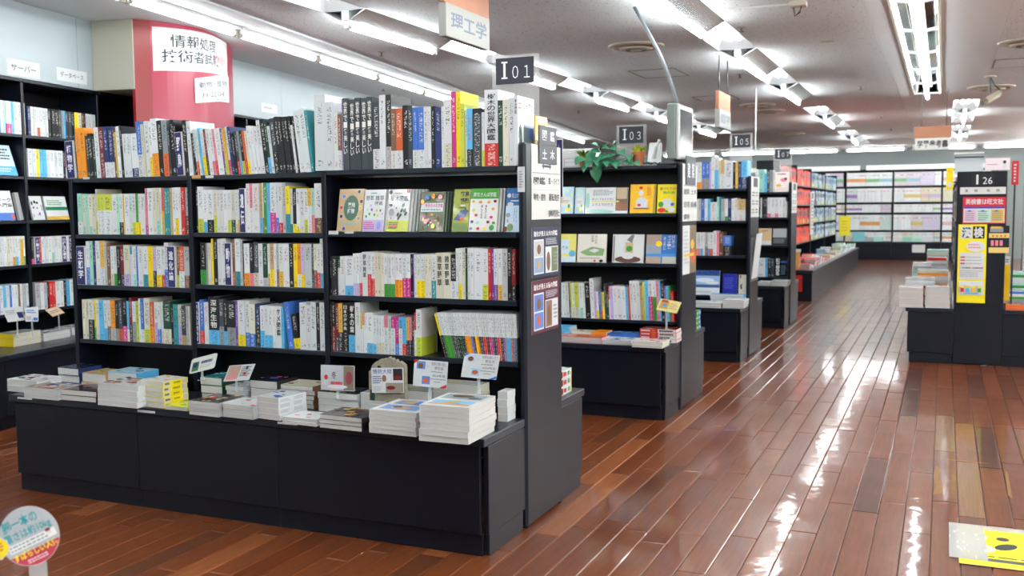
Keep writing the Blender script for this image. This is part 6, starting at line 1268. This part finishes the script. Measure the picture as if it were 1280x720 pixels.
yh = 12.0; a, b = ony(1143, 188, yh), ony(1190, 157, yh); zs = ony(1166, 172.5, yh).z
t = thing('hanging_sign', 'wooden hanging sign with white board reading 学習参考書 facing the camera', 'sign', ((a.x+b.x)/2, yh, a.z), 'hanging wooden subject signs'); part('wood_board', (a.x-.01, yh, zs+.0005), (b.x, yh+.03, b.z), 'wood_sign', t); part('white_board', (a.x+.005, yh-.006, a.z), (b.x-.015, yh+.036, zs), 'white_board', t)
for xx in (a.x+.06, b.x-.06): part('hanger', (xx, yh+.012, b.z+.0005), (xx+.008, yh+.02, CEIL-.0005), 'wire', t, 0)
Print().text('学習参考書', .06, .2, .94, .84, (66, 62, 60), .025).build('lettering', t, (a.x+.005, yh-.0062, a.z), (b.x-.02-a.x, 0, 0), (0, 0, zs-a.z))

# ============================================================ ceiling fittings
def vent(px, py, r, label):
    c = onz(px, py, CEIL-.001); t = thing('ceiling_vent', label, 'vent', (c.x, c.y, CEIL), 'round ceiling vents'); pr = [(r, 0), (r*.99, -.012), (r*.8, -.02), (r*.74, -.006)]
    MB().lathe((c.x, c.y, CEIL-.0005), [(r*.7, -.003), (r*.8, -.02), (r*.97, -.012), (r, 0)], 32).build('outer_ring', 'vent_beige', t)
    for k, q in enumerate((.62, .45, .28)): MB().lathe((c.x, c.y, CEIL-.0235), [(r*(q-.08), -.012-.004*k), (r*q, 0)], 28).build('cone', 'vent_dark' if k % 2 else 'vent_beige', t)
for px, py, r_, l in ((795, 57, .22, 'round beige vent nearest the monitor cable'), (1285, 52, .22, 'round beige vent at the right edge of the ceiling'), (1239, 108.5, .24, 'round vent just beyond the security camera'), (947, 131, .22, 'round vent beyond the narrow hanging sign'), (962, 138, .2, 'small brown vent beside the far round vent'), (880, 172, .2, 'far brown vent above the third bookcase'), (990, 167, .22, 'far round vent above the fourth bookcase')): vent(px, py, r_, l)
def hatch(q, label):
    P = [onz(x, y, CEIL-.002) for x, y in q]; x0, x1 = min(p.x for p in P), max(p.x for p in P); y0, y1 = min(p.y for p in P), max(p.y for p in P); t = thing('ceiling_hatch', label, 'hatch', ((x0+x1)/2, (y0+y1)/2, CEIL), 'square ceiling hatches'); e = .012
    for a, b in (((x0, y0), (x1, y0+e)), ((x0, y1-e), (x1, y1)), ((x0, y0+e), (x0+e, y1-e)), ((x1-e, y0+e), (x1, y1-e))): part('frame', (a[0], a[1], CEIL-.004), (b[0], b[1], CEIL-.0005), 'vent_dark', t, 0)
    part('lid', (x0+e+.001, y0+e+.001, CEIL-.002), (x1-e-.001, y1-e-.001, CEIL-.0005), 'ceiling_smooth', t, 0)
hatch(((785, 89), (842, 85), (857, 92), (820, 97)), 'square ceiling hatch beside the monitor cable'); hatch(((866, 122), (905, 119), (925, 124), (880, 126)), 'square ceiling hatch beside the narrow hanging sign'); hatch(((1243, 75), (1300, 73), (1300, 82), (1246, 82)), 'square ceiling hatch at the right edge')
for i, (px, py) in enumerate(((477, 65), (479, 110), (927, 34), (925, 93), (1076, 108), (723, 138), (983, 128), (1102, 145), (1114, 161), (606, 113))):
    c = onz(px, py, CEIL-.001); t = thing('sprinkler', f'{nth(i+1)} small dark sprinkler head on the ceiling, ' + ('over the nearest bookcase' if px < 620 else 'over the aisle' if px > 900 else 'over the second bookcase'), 'sprinkler', (c.x, c.y, CEIL), 'ceiling sprinkler heads')
    MB().lathe((c.x, c.y, CEIL-.0005), [(.03, -.004), (.034, 0)], 16).build('plate', 'vent_beige', t); MB().lathe((c.x, c.y, CEIL-.0045), [(.018, -.03), (.02, -.027), (.006, -.025), (.009, 0)], 12).build('head', 'sprinkler', t)
sc = onz(1238, 95, CEIL-.001); t = thing('security_camera', 'beige security camera hanging from the ceiling', 'camera', (sc.x, sc.y, CEIL-.2)); MB().lathe((sc.x, sc.y, CEIL-.0005), [(.05, -.012), (.055, 0)], 20).build('mount', 'vent_beige', t); MB().tube([(sc.x, sc.y, CEIL-.013), (sc.x, sc.y, CEIL-.16)], .012, 8).build('arm', 'black_plastic', t)
d_ = Vector((-.55, -.6, -.38)).normalized(); c0 = Vector((sc.x+.09, sc.y+.06, CEIL-.165)); MB().tube([c0, c0+d_*.2], .034, 4).build('body', 'vent_beige', t); MB().tube([c0+d_*.2005, c0+d_*.26], .024, 12).build('lens', 'vent_dark', t); MB().tube([(sc.x+.012, sc.y, CEIL-.03), (sc.x+.04, sc.y, CEIL-.09), c0+Vector((0, 0, .03))], .005, 6).build('cord', 'black_plastic', t)
p0, p1 = onz(893, 13, CEIL-.006), onz(988, 5, CEIL-.006); cond = thing('cable_duct', 'thin white cable duct on the ceiling ending at a socket', 'duct', tuple(p1)); MB().tube([p0, p1], .006, 4).build('duct', 'white_board', cond); part('socket', (p1.x, p1.y-.06, CEIL-.03), (p1.x+.1, p1.y+.03, CEIL-.0005), 'vent_beige', cond); MB().tube([p1+Vector((.02, -.02, -.025)), p1+Vector((.03, -.02, -.08)), p1+Vector((.06, -.02, -.06)), p1+Vector((.07, -.02, -.02))], .006, 6).build('hook', 'black_plastic', cond)
q0 = onz(1035, 52, CEIL-.004); part('ceiling_plate', (q0.x-.05, q0.y-.03, CEIL-.006), (q0.x+.05, q0.y+.03, CEIL-.0005), 'vent_beige', None, .001, label='small beige blank plate on the ceiling over the aisle', cat='plate')
# signal pole hanging over the third bookcase
hp = onz(945, 110, CEIL-.002); MB().tube([(hp.x, hp.y, CEIL-.001), (hp.x, hp.y, 1.78)], .008, 8).build('hanging_rod', 'white_board', None, label='thin white rod hanging from the ceiling above third bookcase', cat='rod')

# ============================================================ floor sticker and worn patch
fs = thing('floor_sticker', 'yellow floor sticker with black footprints under clear tape', 'sticker', (.25, 3.8, 0)); fx0, fx1, fy0, fy1 = .075, .62, 3.56, 3.99
part('sheet', (fx0, fy0, .0025), (fx1, fy1, .0035), 'paper', fs, 0)
def feet(p):
    p.rect(0, 0, 1, 1, (240, 216, 20)).rect(0, .12, 1, .19, (70, 80, 84)).rect(0, 0, 1, .1, (236, 196, 40)).lines(.12, .21, .98, .27, 1, (110, 100, 20))
    for x, a in ((.28, -.5), (.52, .1), (.86, .3)): p.ell(x, .52, .055, .1, (44, 48, 50), 14, a).ell(x-.012, .72, .04, .05, (44, 48, 50), 12)
    p.ell(.08, .72, .1, .12, (214, 210, 170)).ell(.1, .42, .12, .12, (206, 204, 180))
feet_p = Print(); feet(feet_p); feet_p.build('print', fs, (fx0, fy0, .0036), (fx1-fx0, 0, 0), (0, fy1-fy0, 0), .00006)
part('clear_tape', (fx0-.03, fy0+.05, .0046), (fx0+.09, fy1+.02, .005), 'tape', fs, 0); part('clear_tape', (fx0+.091, fy1-.03, .0046), (fx1, fy1+.02, .005), 'tape', fs, 0)

res = Print().poly([(.0, .0), (.03, .02), (.04, .12), (.02, .3), (.03, .44), (.01, .5), (.0, .3), (.01, .15)], (132, 92, 40)).poly([(.285, .1), (.3, .05), (.305, .5), (.295, .52)], (136, 96, 42)).poly([(.06, .63), (.2, .62), (.26, .635), (.05, .65)], (134, 96, 44))
q_ = onz(1166, 618, .0007); res.build('tape_residue', floor, (q_.x, q_.y, .0007), (1, 0, 0), (0, 1, 0), .0001)
# ============================================================ round card in the foreground, clipped to books on the next ledge
cc = on(37, 670, CAM+_fw*1.78, _fw); R_ = .0485
fg = thing('round_card', 'round grey and crimson promotional card on a clear stem in the near left corner', 'card', (cc.x, cc.y, .52)); n_ = (CAM-cc); n_.z *= .35; n_.normalize(); Uu = Vector((0, 0, 1)).cross(n_).normalized(); Vv = n_.cross(Uu)
rot = radians(20); U2 = Uu*cos(rot)+Vv*sin(rot); V2 = -Uu*sin(rot)+Vv*cos(rot); k = 40
ring = [cc+(U2*cos(2*pi*i/k)+V2*sin(2*pi*i/k)*1.12)*R_ for i in range(k)]
MB().add(ring+[q-n_*.0012 for q in ring], [tuple(range(k)), tuple(range(k, 2*k))[::-1]]+[(i, k+i, k+(i+1) % k, (i+1) % k) for i in range(k)]).build('disc', 'white_board', fg)
p = Print(); circ = [(cos(2*pi*i/k), 1.12*sin(2*pi*i/k)) for i in range(k)]
p.poly([(x*.985, y*.985) for x, y in circ], (176, 180, 184)); seg_ = [(x*.985, y*.985) for x, y in circ if y < -.36]; seg_.sort(key=lambda q: math.atan2(q[1], q[0])); p.poly(seg_, (190, 60, 84))
p.text('脚一本の', -.72, .42, .5, .86, (30, 150, 160), .02).text('重さは約10kg', -.8, -.02, .82, .38, (30, 150, 160), .02).rect(-.8, -.36, .86, -.06, (232, 232, 230)).lines(-.76, -.34, .6, -.08, 2, 'a').ell(.62, -.12, .1, .13, 'w').ell(.62, -.06, .1, .06, 'R').text('すばらしい人体', -.78, -.72, .8, -.42, (246, 226, 30), .02).lines(-.4, -.96, .5, -.78, 2, (240, 220, 224))
p.build('print', fg, cc+n_*.0002, U2*R_, V2*R_, .00006)
c2 = cc-U2*R_*1.12+V2*.004+n_*.0025; ring2 = [c2+(U2*cos(2*pi*i/20)+V2*sin(2*pi*i/20))*.019*(1+.12*(i % 2)) for i in range(20)]; MB().add(ring2+[q-n_*.001 for q in ring2], [tuple(range(20)), tuple(range(20, 40))[::-1]]+[(i, 20+i, 20+(i+1) % 20, (i+1) % 20) for i in range(20)]).build('yellow_badge', 'paper', fg)
Print().ell(0, 0, 1, 1, (240, 216, 30)).lines(-.6, -.4, .6, .5, 3, 'r', .6).build('badge_print', fg, c2+n_*.0002, U2*.0185, V2*.0185, .00006)
bt = cc-Vv*R_*1.05+U2*.012; gz = .493
MB().quad(bt-Uu*.014-n_*.002+Vv*.012, bt+Uu*.014-n_*.002+Vv*.012, Vector((bt.x, bt.y, gz))+Uu*.017-n_*.002, Vector((bt.x, bt.y, gz))-Uu*.017-n_*.002, .0012).build('clear_stem', 'acrylic_box', fg); MB().box((bt.x-.025, bt.y-.02, gz-.0015), (bt.x+.025, bt.y+.02, gz)).build('stem_foot', 'acrylic_box', fg)
near = thing('front_table', 'dark book table out of view below the round card', 'table', (-1.7, 1.2, 0)); part('base_panel', (-3.0, .5, .0), (-1.46, 1.38, .388), 'charcoal', near); part('base_top', (-3.02, .48, .39), (-1.44, 1.40, .42), 'charcoal_top', near, .003); part('upright', (-3.0, .5, .421), (-1.5, .85, 1.4), 'charcoal', near)  # unseen upright added behind the table to shade the lower-left floor
for i in range(3): flat_book((bt.x-.11, bt.y-.13, .4206+.024*i), .15, .19, .0233, .1, 'R', 'G', f'green covered book below the round card, {nth(3-i)} from top', 'green books below the round card', None, name='stacked_book')
bpy.data.scenes.remove(TSC)
